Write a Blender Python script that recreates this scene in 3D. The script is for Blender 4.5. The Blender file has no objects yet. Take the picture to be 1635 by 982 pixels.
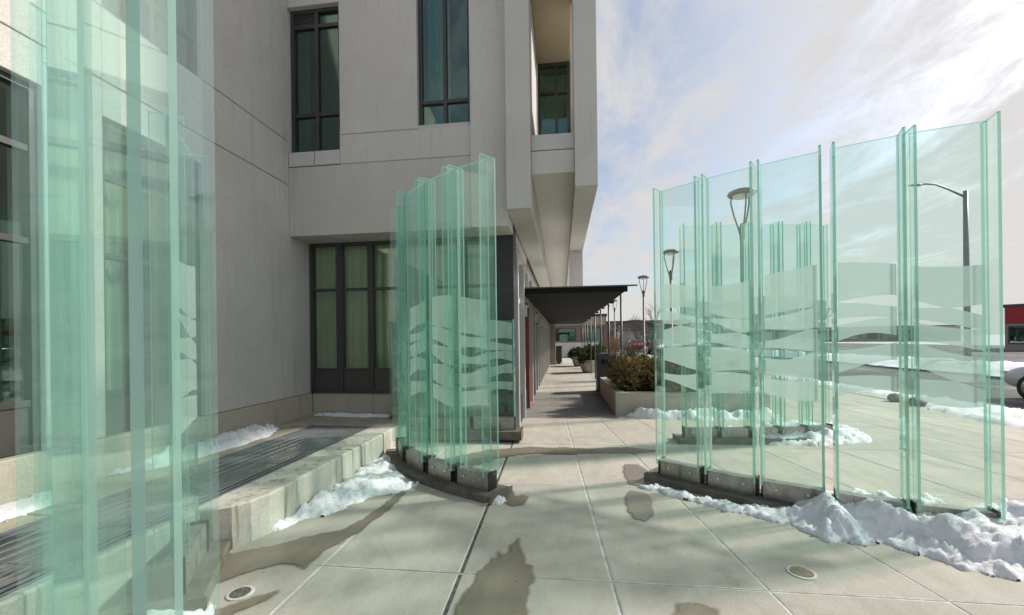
import bpy, math, random
import numpy as np
from mathutils import Vector, Matrix, noise
R = math.radians
random.seed(7)
scene = bpy.context.scene
col = scene.collection

# ------------------------------------------------------------------ camera
cam_d = bpy.data.cameras.new('camera')
cam_d.sensor_width = 36.0
cam_d.lens = 36.0 * 660.0 / 1635.0
cam_d.shift_y = 52.0 / 1635.0
cam_d.clip_start = 0.03
cam_d.clip_end = 3000
cam = bpy.data.objects.new('camera', cam_d)
col.objects.link(cam)
cam.location = (0, 0, 1.5)
CAMM = Matrix.Rotation(R(6.9), 4, 'Z') @ Matrix.Rotation(R(90), 4, 'X') @ Matrix.Rotation(R(-0.7), 4, 'Z')
cam.rotation_euler = CAMM.to_euler()
scene.camera = cam

# ------------------------------------------------------------------ world, sun, exposure
SUN_AZ, SUN_EL = 69.0, 36.0          # azimuth measured from +Y towards +X
world = bpy.data.worlds.new('World')
scene.world = world
world.use_nodes = True
wt = world.node_tree
wt.nodes.clear()
def wn(t, **k):
    n = wt.nodes.new(t)
    for a, b in k.items():
        setattr(n, a, b)
    return n
wl = wt.links.new
out = wn('ShaderNodeOutputWorld')
sky = wn('ShaderNodeTexSky', sky_type='NISHITA', sun_disc=False)
sky.sun_elevation = R(SUN_EL); sky.sun_rotation = R(SUN_AZ)
sky.air_density = 1.0; sky.dust_density = 2.5; sky.ozone_density = 1.0
bg1 = wn('ShaderNodeBackground'); bg1.inputs['Strength'].default_value = 0.073
wl(sky.outputs[0], bg1.inputs['Color'])
bg2 = wn('ShaderNodeBackground'); bg2.inputs['Strength'].default_value = 0.335
tc = wn('ShaderNodeTexCoord')
sep = wn('ShaderNodeSeparateXYZ'); wl(tc.outputs['Generated'], sep.inputs[0])
zc = wn('ShaderNodeMath', operation='MAXIMUM'); zc.inputs[1].default_value = 0.0; wl(sep.outputs[2], zc.inputs[0])
za = wn('ShaderNodeMath', operation='ADD'); za.inputs[1].default_value = 0.16; wl(zc.outputs[0], za.inputs[0])
dx = wn('ShaderNodeMath', operation='DIVIDE'); wl(sep.outputs[0], dx.inputs[0]); wl(za.outputs[0], dx.inputs[1])
dy = wn('ShaderNodeMath', operation='DIVIDE'); wl(sep.outputs[1], dy.inputs[0]); wl(za.outputs[0], dy.inputs[1])
comb = wn('ShaderNodeCombineXYZ'); wl(dx.outputs[0], comb.inputs[0]); wl(dy.outputs[0], comb.inputs[1])
def cloud_noise(scale, rot, stretch, off, detail=8, rough=0.6, dist=0.4):
    m = wn('ShaderNodeMapping')
    m.inputs['Rotation'].default_value = (0, 0, R(rot))
    m.inputs['Scale'].default_value = stretch
    m.inputs['Location'].default_value = off
    wl(comb.outputs[0], m.inputs[0])
    n = wn('ShaderNodeTexNoise')
    n.inputs['Scale'].default_value = scale; n.inputs['Detail'].default_value = detail
    n.inputs['Roughness'].default_value = rough; n.inputs['Distortion'].default_value = dist
    wl(m.outputs[0], n.inputs['Vector'])
    return n.outputs['Fac']
n1 = cloud_noise(0.62, 35, (1, 0.55, 1), (0.55, 1.9, 0))
n2 = cloud_noise(3.2, 20, (1, 0.45, 1), (4.0, 1.0, 0), 10, 0.66, 0.8)
mx = wn('ShaderNodeMath', operation='MULTIPLY'); mx.inputs[1].default_value = 0.54; wl(n2, mx.inputs[0])
n3 = cloud_noise(7.5, 10, (1, 0.7, 1), (2.0, 7.0, 0), 8, 0.7, 0.6)
m3 = wn('ShaderNodeMath', operation='MULTIPLY_ADD'); m3.inputs[1].default_value = 0.30; m3.inputs[2].default_value = -0.15; wl(n3, m3.inputs[0])
ad0 = wn('ShaderNodeMath', operation='ADD'); wl(n1, ad0.inputs[0]); wl(m3.outputs[0], ad0.inputs[1])
ad = wn('ShaderNodeMath', operation='ADD'); wl(ad0.outputs[0], ad.inputs[0]); wl(mx.outputs[0], ad.inputs[1])
# thin veil thickens towards the horizon
hz = wn('ShaderNodeMapRange'); hz.inputs['From Min'].default_value = 0.0; hz.inputs['From Max'].default_value = 0.42
hz.inputs['To Min'].default_value = 0.20; hz.inputs['To Max'].default_value = 0.0; wl(zc.outputs[0], hz.inputs['Value'])
ad2 = wn('ShaderNodeMath', operation='ADD'); wl(ad.outputs[0], ad2.inputs[0]); wl(hz.outputs[0], ad2.inputs[1])
sdot = wn('ShaderNodeVectorMath', operation='DOT_PRODUCT')
sdot.inputs[1].default_value = (math.sin(R(SUN_AZ)) * math.cos(R(SUN_EL)), math.cos(R(SUN_AZ)) * math.cos(R(SUN_EL)), math.sin(R(SUN_EL)))
nrm = wn('ShaderNodeVectorMath', operation='NORMALIZE'); wl(tc.outputs['Generated'], nrm.inputs[0]); wl(nrm.outputs[0], sdot.inputs[0])
glow = wn('ShaderNodeMapRange', interpolation_type='SMOOTHSTEP'); glow.inputs['From Min'].default_value = 0.45; glow.inputs['From Max'].default_value = 0.95
glow.inputs['To Min'].default_value = -0.02; glow.inputs['To Max'].default_value = 0.13; wl(sdot.outputs['Value'], glow.inputs['Value'])
ad3 = wn('ShaderNodeMath', operation='ADD'); wl(ad2.outputs[0], ad3.inputs[0]); wl(glow.outputs[0], ad3.inputs[1])
ad2 = ad3
mr = wn('ShaderNodeMapRange', interpolation_type='SMOOTHSTEP')
mr.inputs['From Min'].default_value = 0.68; mr.inputs['From Max'].default_value = 0.95
mr.inputs['To Min'].default_value = 0.14; mr.inputs['To Max'].default_value = 0.97
wl(ad2.outputs[0], mr.inputs['Value'])
cr = wn('ShaderNodeMapRange'); cr.inputs['From Min'].default_value = 0.55; cr.inputs['From Max'].default_value = 0.95
wl(ad2.outputs[0], cr.inputs['Value'])
cmix = wn('ShaderNodeMix', data_type='RGBA'); cmix.inputs['A'].default_value = (0.88, 0.89, 0.91, 1); cmix.inputs['B'].default_value = (0.975, 0.96, 0.95, 1)
wl(cr.outputs[0], cmix.inputs['Factor']); wl(cmix.outputs['Result'], bg2.inputs['Color'])
wm = wn('ShaderNodeMixShader')
wl(mr.outputs[0], wm.inputs[0]); wl(bg1.outputs[0], wm.inputs[1]); wl(bg2.outputs[0], wm.inputs[2]); wl(wm.outputs[0], out.inputs[0])

sun_d = bpy.data.lights.new('sun', 'SUN')
sun_d.energy = 2.35; sun_d.angle = R(4.0); sun_d.color = (1.0, 0.94, 0.85)
sun = bpy.data.objects.new('sun', sun_d); col.objects.link(sun)
sdir = Vector((math.sin(R(SUN_AZ)) * math.cos(R(SUN_EL)), math.cos(R(SUN_AZ)) * math.cos(R(SUN_EL)), math.sin(R(SUN_EL))))
sun.rotation_euler = sdir.to_track_quat('Z', 'Y').to_euler()
sun.location = (20, 10, 20)

scene.view_settings.view_transform = 'Standard'
scene.view_settings.look = 'None'
scene.view_settings.exposure = 1.15
scene.view_settings.gamma = 1.0
scene.render.engine = 'CYCLES'
scene.cycles.max_bounces = 12
scene.cycles.transparent_max_bounces = 64
scene.cycles.transmission_bounces = 8
scene.cycles.use_denoising = True
scene.cycles.caustics_reflective = False
scene.cycles.caustics_refractive = False

# ------------------------------------------------------------------ materials
MATS = {}
class NT:
    def __init__(self, name):
        self.m = bpy.data.materials.new(name); self.m.use_nodes = True
        self.t = self.m.node_tree; self.t.nodes.clear()
        self.o = self.n('ShaderNodeOutputMaterial')
        MATS[name] = self.m
    def n(self, t, **k):
        n = self.t.nodes.new(t)
        for a, b in k.items(): setattr(n, a, b)
        return n
    def l(self, a, b): self.t.links.new(a, b)
    def coords(self, kind='obj'):
        if kind == 'world':
            return self.n('ShaderNodeNewGeometry').outputs['Position']
        c = self.n('ShaderNodeTexCoord')
        return c.outputs['Object' if kind == 'obj' else 'Generated']
    def noise(self, vec, scale, detail=6, rough=0.6, stretch=None, dist=0.0):
        if stretch:
            mp = self.n('ShaderNodeMapping'); mp.inputs['Scale'].default_value = stretch
            self.l(vec, mp.inputs[0]); vec = mp.outputs[0]
        x = self.n('ShaderNodeTexNoise'); x.inputs['Scale'].default_value = scale
        x.inputs['Detail'].default_value = detail; x.inputs['Roughness'].default_value = rough
        x.inputs['Distortion'].default_value = dist
        self.l(vec, x.inputs['Vector']); return x.outputs['Fac']
    def ramp(self, fac, stops):
        r = self.n('ShaderNodeValToRGB'); e = r.color_ramp.elements
        while len(e) < len(stops): e.new(0.5)
        for k, (p, c) in enumerate(stops):
            e[k].position = p; e[k].color = (*c, 1) if len(c) == 3 else c
        self.l(fac, r.inputs[0]); return r.outputs[0]
    def mix(self, f, a, b, blend='MIX'):
        x = self.n('ShaderNodeMix', data_type='RGBA', blend_type=blend)
        for s, v in (('Factor', f), ('A', a), ('B', b)):
            if isinstance(v, (int, float)): x.inputs[s].default_value = v
            elif isinstance(v, tuple): x.inputs[s].default_value = (*v, 1)
            else: self.l(v, x.inputs[s])
        return x.outputs['Result']
    def bsdf(self, color, rough=0.8, metal=0.0, spec=0.4):
        p = self.n('ShaderNodeBsdfPrincipled')
        if isinstance(color, tuple): p.inputs['Base Color'].default_value = (*color, 1)
        else: self.l(color, p.inputs['Base Color'])
        if isinstance(rough, (int, float)): p.inputs['Roughness'].default_value = rough
        else: self.l(rough, p.inputs['Roughness'])
        p.inputs['Metallic'].default_value = metal
        p.inputs['Specular IOR Level'].default_value = spec
        return p
    def bump(self, p, h, strength, dist=0.01):
        b = self.n('ShaderNodeBump'); b.inputs['Strength'].default_value = strength; b.inputs['Distance'].default_value = dist
        self.l(h, b.inputs['Height']); self.l(b.outputs[0], p.inputs['Normal'])
    def end(self, s): self.l(s.outputs[0] if hasattr(s, 'outputs') else s, self.o.inputs[0]); return self.m

def speckled(name, c0, c1, scale=3.0, rough=0.85, bump=0.15, metal=0.0, spec=0.35, streak=None, fine=60.0, coords='world', vary=0.0):
    t = NT(name); v = t.coords(coords)
    a = t.noise(v, scale, 8, 0.65, dist=0.3)
    c = t.ramp(a, [(0.3, c0), (0.7, c1)])
    f = t.noise(v, fine, 4, 0.6)
    c = t.mix(0.25, c, t.ramp(f, [(0.3, (0.25, 0.25, 0.25)), (0.7, (0.75, 0.75, 0.75))]), 'OVERLAY')
    if streak:
        s = t.noise(v, 1.0, 6, 0.6, stretch=streak[0])
        c = t.mix(t.ramp(s, [(streak[2], (0, 0, 0)), (streak[3], (1, 1, 1))]), c, streak[1])
    if vary:
        oi = t.n('ShaderNodeObjectInfo'); mr_ = t.n('ShaderNodeMapRange'); mr_.inputs['To Min'].default_value = 1 - vary; mr_.inputs['To Max'].default_value = 1 + vary
        t.l(oi.outputs['Random'], mr_.inputs['Value'])
        cc = t.n('ShaderNodeCombineColor'); [t.l(mr_.outputs[0], cc.inputs[q]) for q in range(3)]
        c = t.mix(1.0, c, cc.outputs[0], 'MULTIPLY')
        d2 = t.noise(v, 1.0, 8, .7, stretch=(11, 11, .5))
        c = t.mix(t.ramp(d2, [(.55, (0, 0, 0)), (.72, (.45, .45, .45))]), c, (.30, .29, .265))
        d3 = t.noise(v, 7.0, 4, .5)
        c = t.mix(t.ramp(d3, [(.62, (0, 0, 0)), (.78, (.3, .3, .3))]), c, (.60, .59, .57))
    p = t.bsdf(c, rough, metal, spec)
    t.bump(p, f, bump, 0.004)
    t.end(p)

speckled('wall_concrete', (0.475, 0.46, 0.43), (0.55, 0.535, 0.50), 0.9, streak=((5, 5, 0.35), (0.36, 0.35, 0.33), 0.60, 0.85), vary=.04)
speckled('wall_light', (0.47, 0.46, 0.44), (0.53, 0.52, 0.495), 1.2)
speckled('base_stone', (0.40, 0.355, 0.29), (0.48, 0.43, 0.355), 1.5, streak=((7, 7, 0.5), (0.27, 0.23, 0.18), 0.60, 0.8))
speckled('soffit', (0.49, 0.48, 0.445), (0.56, 0.545, 0.505), 1.0)
speckled('balcony_ceiling', (0.42, 0.34, 0.23), (0.50, 0.41, 0.28), 1.0)
speckled('kerb', (0.36, 0.35, 0.30), (0.52, 0.51, 0.46), 2.2, bump=0.35, streak=((15, 15, 1.3), (0.13, 0.12, 0.075), 0.54, 0.74))
speckled('kerb_top', (0.28, 0.26, 0.19), (0.46, 0.43, 0.34), 3.0, bump=0.3)
speckled('plinth', (0.07, 0.065, 0.05), (0.19, 0.175, 0.14), 5.0, bump=0.4)
speckled('planter_stone', (0.40, 0.37, 0.31), (0.50, 0.465, 0.39), 2.0)
speckled('paver', (0.19, 0.185, 0.175), (0.27, 0.26, 0.24), 2.5)
speckled('joint_sand', (0.36, 0.35, 0.31), (0.60, 0.59, 0.56), 9.0)
speckled('asphalt', (0.045, 0.045, 0.046), (0.10, 0.10, 0.10), 0.6, streak=((0.5, 0.2, 1), (0.30, 0.30, 0.31), 0.52, 0.7))
speckled('frame', (0.035, 0.035, 0.032), (0.05, 0.05, 0.045), 4.0, 0.45, 0.03, spec=0.5)
speckled('spandrel', (0.05, 0.046, 0.043), (0.065, 0.06, 0.055), 2.0, 0.35, 0.02, spec=0.5)
speckled('dark_cladding', (0.028, 0.030, 0.036), (0.045, 0.047, 0.054), 2.0, 0.5, 0.05)
speckled('canopy_metal', (0.007, 0.008, 0.008), (0.013, 0.014, 0.014), 1.0, 0.7, 0.02, 0.0, 0.15)
speckled('post_metal', (0.10, 0.10, 0.095), (0.15, 0.15, 0.14), 4.0, 0.45, 0.02, 0.5)
speckled('mullion', (0.52, 0.52, 0.50), (0.62, 0.62, 0.60), 3.0, 0.4, 0.02)
speckled('red_paint', (0.22, 0.055, 0.04), (0.28, 0.075, 0.055), 2.0, 0.45, 0.02)
speckled('red_fascia', (0.35, 0.02, 0.03), (0.42, 0.035, 0.04), 0.2, 0.5, 0.02)
speckled('steel', (0.27, 0.26, 0.24), (0.46, 0.445, 0.41), 7.0, 0.42, 0.15, 0.75, streak=((14, 14, 3), (0.10, 0.09, 0.075), 0.55, 0.75))
speckled('slot', (0.012, 0.012, 0.011), (0.03, 0.03, 0.028), 6.0, 0.6)
speckled('grating_steel', (0.15, 0.165, 0.185), (0.24, 0.255, 0.28), 8.0, 0.5, 0.1, 0.3)
speckled('pit', (0.012, 0.012, 0.012), (0.03, 0.03, 0.03), 3.0)
speckled('joint_filler', (0.03, 0.028, 0.024), (0.17, 0.155, 0.13), 14.0, 0.9, 0.5)
speckled('rubber', (0.012, 0.012, 0.012), (0.022, 0.022, 0.022), 6.0, 0.8)
speckled('brick', (0.17, 0.10, 0.08), (0.25, 0.16, 0.125), 0.8)
speckled('tan_wall', (0.30, 0.26, 0.22), (0.36, 0.32, 0.27), 0.5)
speckled('white_paint', (0.66, 0.66, 0.65), (0.78, 0.78, 0.77), 1.0, 0.5, 0.03)
speckled('bark', (0.085, 0.07, 0.06), (0.15, 0.125, 0.105), 5.0, 0.9, 0.4)
speckled('twig', (0.14, 0.085, 0.065), (0.22, 0.15, 0.11), 5.0, 0.9)
speckled('soil', (0.05, 0.04, 0.03), (0.10, 0.08, 0.06), 6.0, 0.95, 0.5)
speckled('chrome', (0.5, 0.5, 0.5), (0.6, 0.6, 0.6), 3.0, 0.25, 0.0, 0.9)
speckled('bin_grey', (0.07, 0.075, 0.075), (0.11, 0.115, 0.115), 2.0, 0.5, 0.05)
speckled('room', (0.05, 0.055, 0.045), (0.09, 0.09, 0.075), 1.0)
speckled('snow_dirty', (0.42, 0.42, 0.43), (0.62, 0.63, 0.65), 1.6, 0.75, 0.3)
speckled('drain_metal', (0.20, 0.16, 0.10), (0.34, 0.28, 0.19), 20.0, 0.5, 0.4, 0.5)
speckled('drain_dark', (0.08, 0.08, 0.075), (0.2, 0.2, 0.19), 20.0, 0.5, 0.4, 0.4)
speckled('salt_ring', (0.45, 0.43, 0.38), (0.62, 0.60, 0.55), 25.0, 0.8, 0.3)
speckled('rock', (0.10, 0.09, 0.085), (0.2, 0.185, 0.17), 6.0, 0.85, 0.5)

# slabs: broad tonal mottling, faint tyre/salt marks, whitened edges, fine grain
def slab_material(name, wet):
    t = NT(name); v = t.coords('world')
    a = t.noise(v, 0.55, 8, 0.6, dist=0.4)
    c = t.ramp(a, [(0.28, (0.355, 0.337, 0.292)), (0.5, (0.43, 0.405, 0.35)), (0.72, (0.485, 0.448, 0.38))])
    b = t.noise(v, 4.0, 8, 0.7, stretch=(1, 0.35, 1))
    c = t.mix(0.5, c, t.ramp(b, [(0.25, (0.32, 0.32, 0.32)), (0.75, (0.68, 0.68, 0.68))]), 'OVERLAY')
    dm = t.noise(v, 1.3, 7, 0.62, dist=0.8)
    c = t.mix(t.ramp(dm, [(0.56, (0, 0, 0)), (0.64, (0.4, 0.4, 0.4)), (0.8, (0.6, 0.6, 0.6))]), c, (0.285, 0.265, 0.22))
    # tide marks: thin pale salt contours
    w = t.noise(v, 0.9, 5, 0.55, dist=1.2)
    line = t.ramp(w, [(0.475, (0, 0, 0)), (0.495, (0.14, 0.14, 0.14)), (0.50, (0.2, 0.2, 0.2)), (0.52, (0, 0, 0))])
    c = t.mix(line, c, (0.50, 0.49, 0.44))
    s = t.noise(v, 90, 3, 0.6)
    c = t.mix(0.22, c, t.ramp(s, [(0.3, (0.25, 0.25, 0.25)), (0.7, (0.75, 0.75, 0.75))]), 'OVERLAY')
    sp = t.noise(v, 38, 2, 0.5)
    c = t.mix(t.ramp(sp, [(0.735, (0, 0, 0)), (0.76, (1, 1, 1))]), c, (0.14, 0.12, 0.09))
    oi = t.n('ShaderNodeObjectInfo'); mr_ = t.n('ShaderNodeMapRange'); mr_.inputs['To Min'].default_value = .93; mr_.inputs['To Max'].default_value = 1.06
    t.l(oi.outputs['Random'], mr_.inputs['Value']); cc = t.n('ShaderNodeCombineColor'); [t.l(mr_.outputs[0], cc.inputs[q]) for q in range(3)]
    if not wet: c = t.mix(1.0, c, cc.outputs[0], 'MULTIPLY')
    if wet:
        c = t.mix(1.0, c, (0.50, 0.465, 0.41), 'MULTIPLY')
        p = t.bsdf(c, 0.30, 0, 0.5)
    else:
        p = t.bsdf(c, 0.86, 0, 0.3)
    t.bump(p, s, 0.12 if wet else 0.2, 0.003)
    if wet:
        at = t.n('ShaderNodeAttribute', attribute_name='wet'); tr = t.n('ShaderNodeBsdfTransparent'); ms = t.n('ShaderNodeMixShader')
        t.l(at.outputs['Fac'], ms.inputs[0]); t.l(tr.outputs[0], ms.inputs[1]); t.l(p.outputs[0], ms.inputs[2]); p = ms
    t.end(p)
slab_material('slab', False)
slab_material('wet_slab', True)

def snow_material():
    t = NT('snow'); v = t.coords('world')
    a = t.noise(v, 2.0, 6, 0.6)
    c = t.ramp(a, [(0.3, (0.80, 0.82, 0.86)), (0.7, (0.88, 0.885, 0.90))])
    d = t.noise(v, 22, 4, 0.6)
    c = t.mix(t.ramp(d, [(0.60, (0, 0, 0)), (0.74, (0.6, 0.6, 0.6))]), c, (0.50, 0.46, 0.42))
    d4 = t.noise(v, 120, 2, 0.5)
    c = t.mix(t.ramp(d4, [(0.70, (0, 0, 0)), (0.74, (0.8, 0.8, 0.8))]), c, (0.22, 0.19, 0.16))
    p = t.bsdf(c, 0.7, 0, 0.3)
    p.inputs['Subsurface Weight'].default_value = 0.25
    p.inputs['Subsurface Radius'].default_value = (0.03, 0.04, 0.05)
    p.inputs['Subsurface Scale'].default_value = 0.5
    t.bump(p, t.noise(v, 45, 6, 0.75), 0.8, 0.02)
    t.end(p)
snow_material()

def glass_material(name, tint, f0, gain, gcol=(1, 1, 1), film=0.0, filmc=(.5, .85, .74)):
    t = NT(name)
    tr = t.n('ShaderNodeBsdfTransparent'); tr.inputs[0].default_value = (*tint, 1)
    gl = t.n('ShaderNodeBsdfGlossy'); gl.inputs['Roughness'].default_value = 0.0; gl.inputs['Color'].default_value = (*gcol, 1)
    fr = t.n('ShaderNodeFresnel'); fr.inputs['IOR'].default_value = 1.5
    g = t.n('ShaderNodeNewGeometry')
    # back faces see the glass-to-air side: keep the same Fresnel curve
    ior = t.n('ShaderNodeMix', data_type='FLOAT'); ior.inputs['A'].default_value = 1.5; ior.inputs['B'].default_value = 1 / 1.5
    t.l(g.outputs['Backfacing'], ior.inputs['Factor'])
    t.l(ior.outputs[0], fr.inputs['IOR'])
    m = t.n('ShaderNodeMath', operation='MULTIPLY_ADD'); m.inputs[1].default_value = gain; m.inputs[2].default_value = f0
    m.use_clamp = True
    t.l(fr.outputs[0], m.inputs[0])
    mx = t.n('ShaderNodeMixShader'); t.l(m.outputs[0], mx.inputs[0]); t.l(tr.outputs[0], mx.inputs[1]); t.l(gl.outputs[0], mx.inputs[2])
    if film:
        v = t.coords('world'); df = t.n('ShaderNodeBsdfDiffuse'); df.inputs[0].default_value = (*filmc, 1)
        tl = t.n('ShaderNodeBsdfTranslucent'); tl.inputs[0].default_value = (*filmc, 1)
        a = t.n('ShaderNodeMixShader'); a.inputs[0].default_value = .5; t.l(df.outputs[0], a.inputs[1]); t.l(tl.outputs[0], a.inputs[2])
        r = t.n('ShaderNodeMapRange'); r.inputs['From Min'].default_value = .3; r.inputs['From Max'].default_value = .7
        r.inputs['To Min'].default_value = film * .6; r.inputs['To Max'].default_value = film * 1.4
        t.l(t.noise(v, 2.5, 6, .6, (1, 1, .4)), r.inputs['Value'])
        b = t.n('ShaderNodeMixShader'); t.l(r.outputs[0], b.inputs[0]); t.l(mx.outputs[0], b.inputs[1]); t.l(a.outputs[0], b.inputs[2]); mx = b
    t.end(mx)
glass_material('screen_glass', (0.908, 0.98, 0.957), 0.0, 1.0, film=.026)
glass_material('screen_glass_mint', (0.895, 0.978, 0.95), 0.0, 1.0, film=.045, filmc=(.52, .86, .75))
glass_material('screen_glass_sky_sheen', (0.90, 0.975, 0.955), 0.01, 1.0, film=.055, filmc=(.66, .86, .81))  # pale film paints the sky's reflection into the nearest screen's glass
glass_material('window_glass', (0.86, 0.91, 0.84), 0.04, 1.0, (0.85, 1.0, 0.96))
glass_material('upper_window_glass', (0.66, 0.80, 0.74), 0.08, 1.0, (0.62, 0.80, 0.75))
glass_material('car_glass', (0.08, 0.09, 0.09), 0.05, 1.0)

def edge_material(name, dc):
    t = NT(name)
    d = t.bsdf(dc, 0.15, 0, 0.6)
    tl = t.n('ShaderNodeBsdfTranslucent'); tl.inputs[0].default_value = (0.42, 0.70, 0.60, 1)
    tr = t.n('ShaderNodeBsdfTransparent'); tr.inputs[0].default_value = (0.42, 0.66, 0.58, 1)
    m1 = t.n('ShaderNodeMixShader'); m1.inputs[0].default_value = 0.45; t.l(d.outputs[0], m1.inputs[1]); t.l(tl.outputs[0], m1.inputs[2])
    m2 = t.n('ShaderNodeMixShader'); m2.inputs[0].default_value = 0.35; t.l(m1.outputs[0], m2.inputs[1]); t.l(tr.outputs[0], m2.inputs[2])
    t.end(m2)
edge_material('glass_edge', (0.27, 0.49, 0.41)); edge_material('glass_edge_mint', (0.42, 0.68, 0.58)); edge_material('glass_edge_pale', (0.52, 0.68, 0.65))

def frost_material(name, clear):
    t = NT(name); v = t.coords('world')
    d = t.n('ShaderNodeBsdfDiffuse'); d.inputs[0].default_value = (0.45, 0.52, 0.50, 1)
    tl = t.n('ShaderNodeBsdfTranslucent'); tl.inputs[0].default_value = (0.50, 0.60, 0.57, 1)
    tr = t.n('ShaderNodeBsdfTransparent'); tr.inputs[0].default_value = (0.93, 0.97, 0.96, 1)
    m1 = t.n('ShaderNodeMixShader'); m1.inputs[0].default_value = 0.55; t.l(d.outputs[0], m1.inputs[1]); t.l(tl.outputs[0], m1.inputs[2])
    m2 = t.n('ShaderNodeMixShader'); 
    gr = t.n('ShaderNodeMapRange'); gr.inputs['From Min'].default_value = .3; gr.inputs['From Max'].default_value = .7
    gr.inputs['To Min'].default_value = clear - .07; gr.inputs['To Max'].default_value = clear + .07
    t.l(t.noise(v, 6.0, 8, .75), gr.inputs['Value']); t.l(gr.outputs[0], m2.inputs[0])
    t.l(m1.outputs[0], m2.inputs[1]); t.l(tr.outputs[0], m2.inputs[2])
    t.end(m2)
frost_material('frost', .24); frost_material('frost_worn', .50)

def paint_material(name, c):
    t = NT(name); p = t.bsdf(c, 0.35, 0.3, 0.5); p.inputs['Coat Weight'].default_value = 0.6
    v = t.coords(); n = t.noise(v, 3, 5)
    t.l(t.ramp(n, [(0.3, (0.28,) * 3), (0.7, (0.45,) * 3)]), p.inputs['Roughness'])
    t.end(p)
paint_material('paint_silver', (0.42, 0.43, 0.45)); paint_material('paint_dark', (0.03, 0.032, 0.036))
paint_material('paint_red', (0.22, 0.025, 0.02)); paint_material('paint_white', (0.62, 0.62, 0.61))

def leaf_material(name, stops, scale=6.0):
    t = NT(name); v = t.coords('world')
    c = t.ramp(t.noise(v, scale, 4, 0.7), stops)
    p = t.bsdf(c, 0.75, 0, 0.2)
    tl = t.n('ShaderNodeBsdfTranslucent'); t.l(c, tl.inputs[0])
    m = t.n('ShaderNodeMixShader'); m.inputs[0].default_value = 0.25; t.l(p.outputs[0], m.inputs[1]); t.l(tl.outputs[0], m.inputs[2])
    t.end(m)
leaf_material('juniper', [(0.25, (0.05, 0.058, 0.022)), (0.42, (0.105, 0.10, 0.04)), (0.55, (0.18, 0.125, 0.055)), (0.78, (0.27, 0.19, 0.09))], 5.0)
leaf_material('evergreen', [(0.25, (0.03, 0.045, 0.018)), (0.6, (0.07, 0.09, 0.035)), (0.85, (0.13, 0.13, 0.05))], 5.0)
leaf_material('curtain', [(0.3, (0.56, 0.57, 0.44)), (0.7, (0.76, 0.76, 0.62))], 2.0)
leaf_material('curtain_pale', [(0.3, (0.55, 0.60, 0.54)), (0.7, (0.72, 0.75, 0.70))], 2.0)

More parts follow.
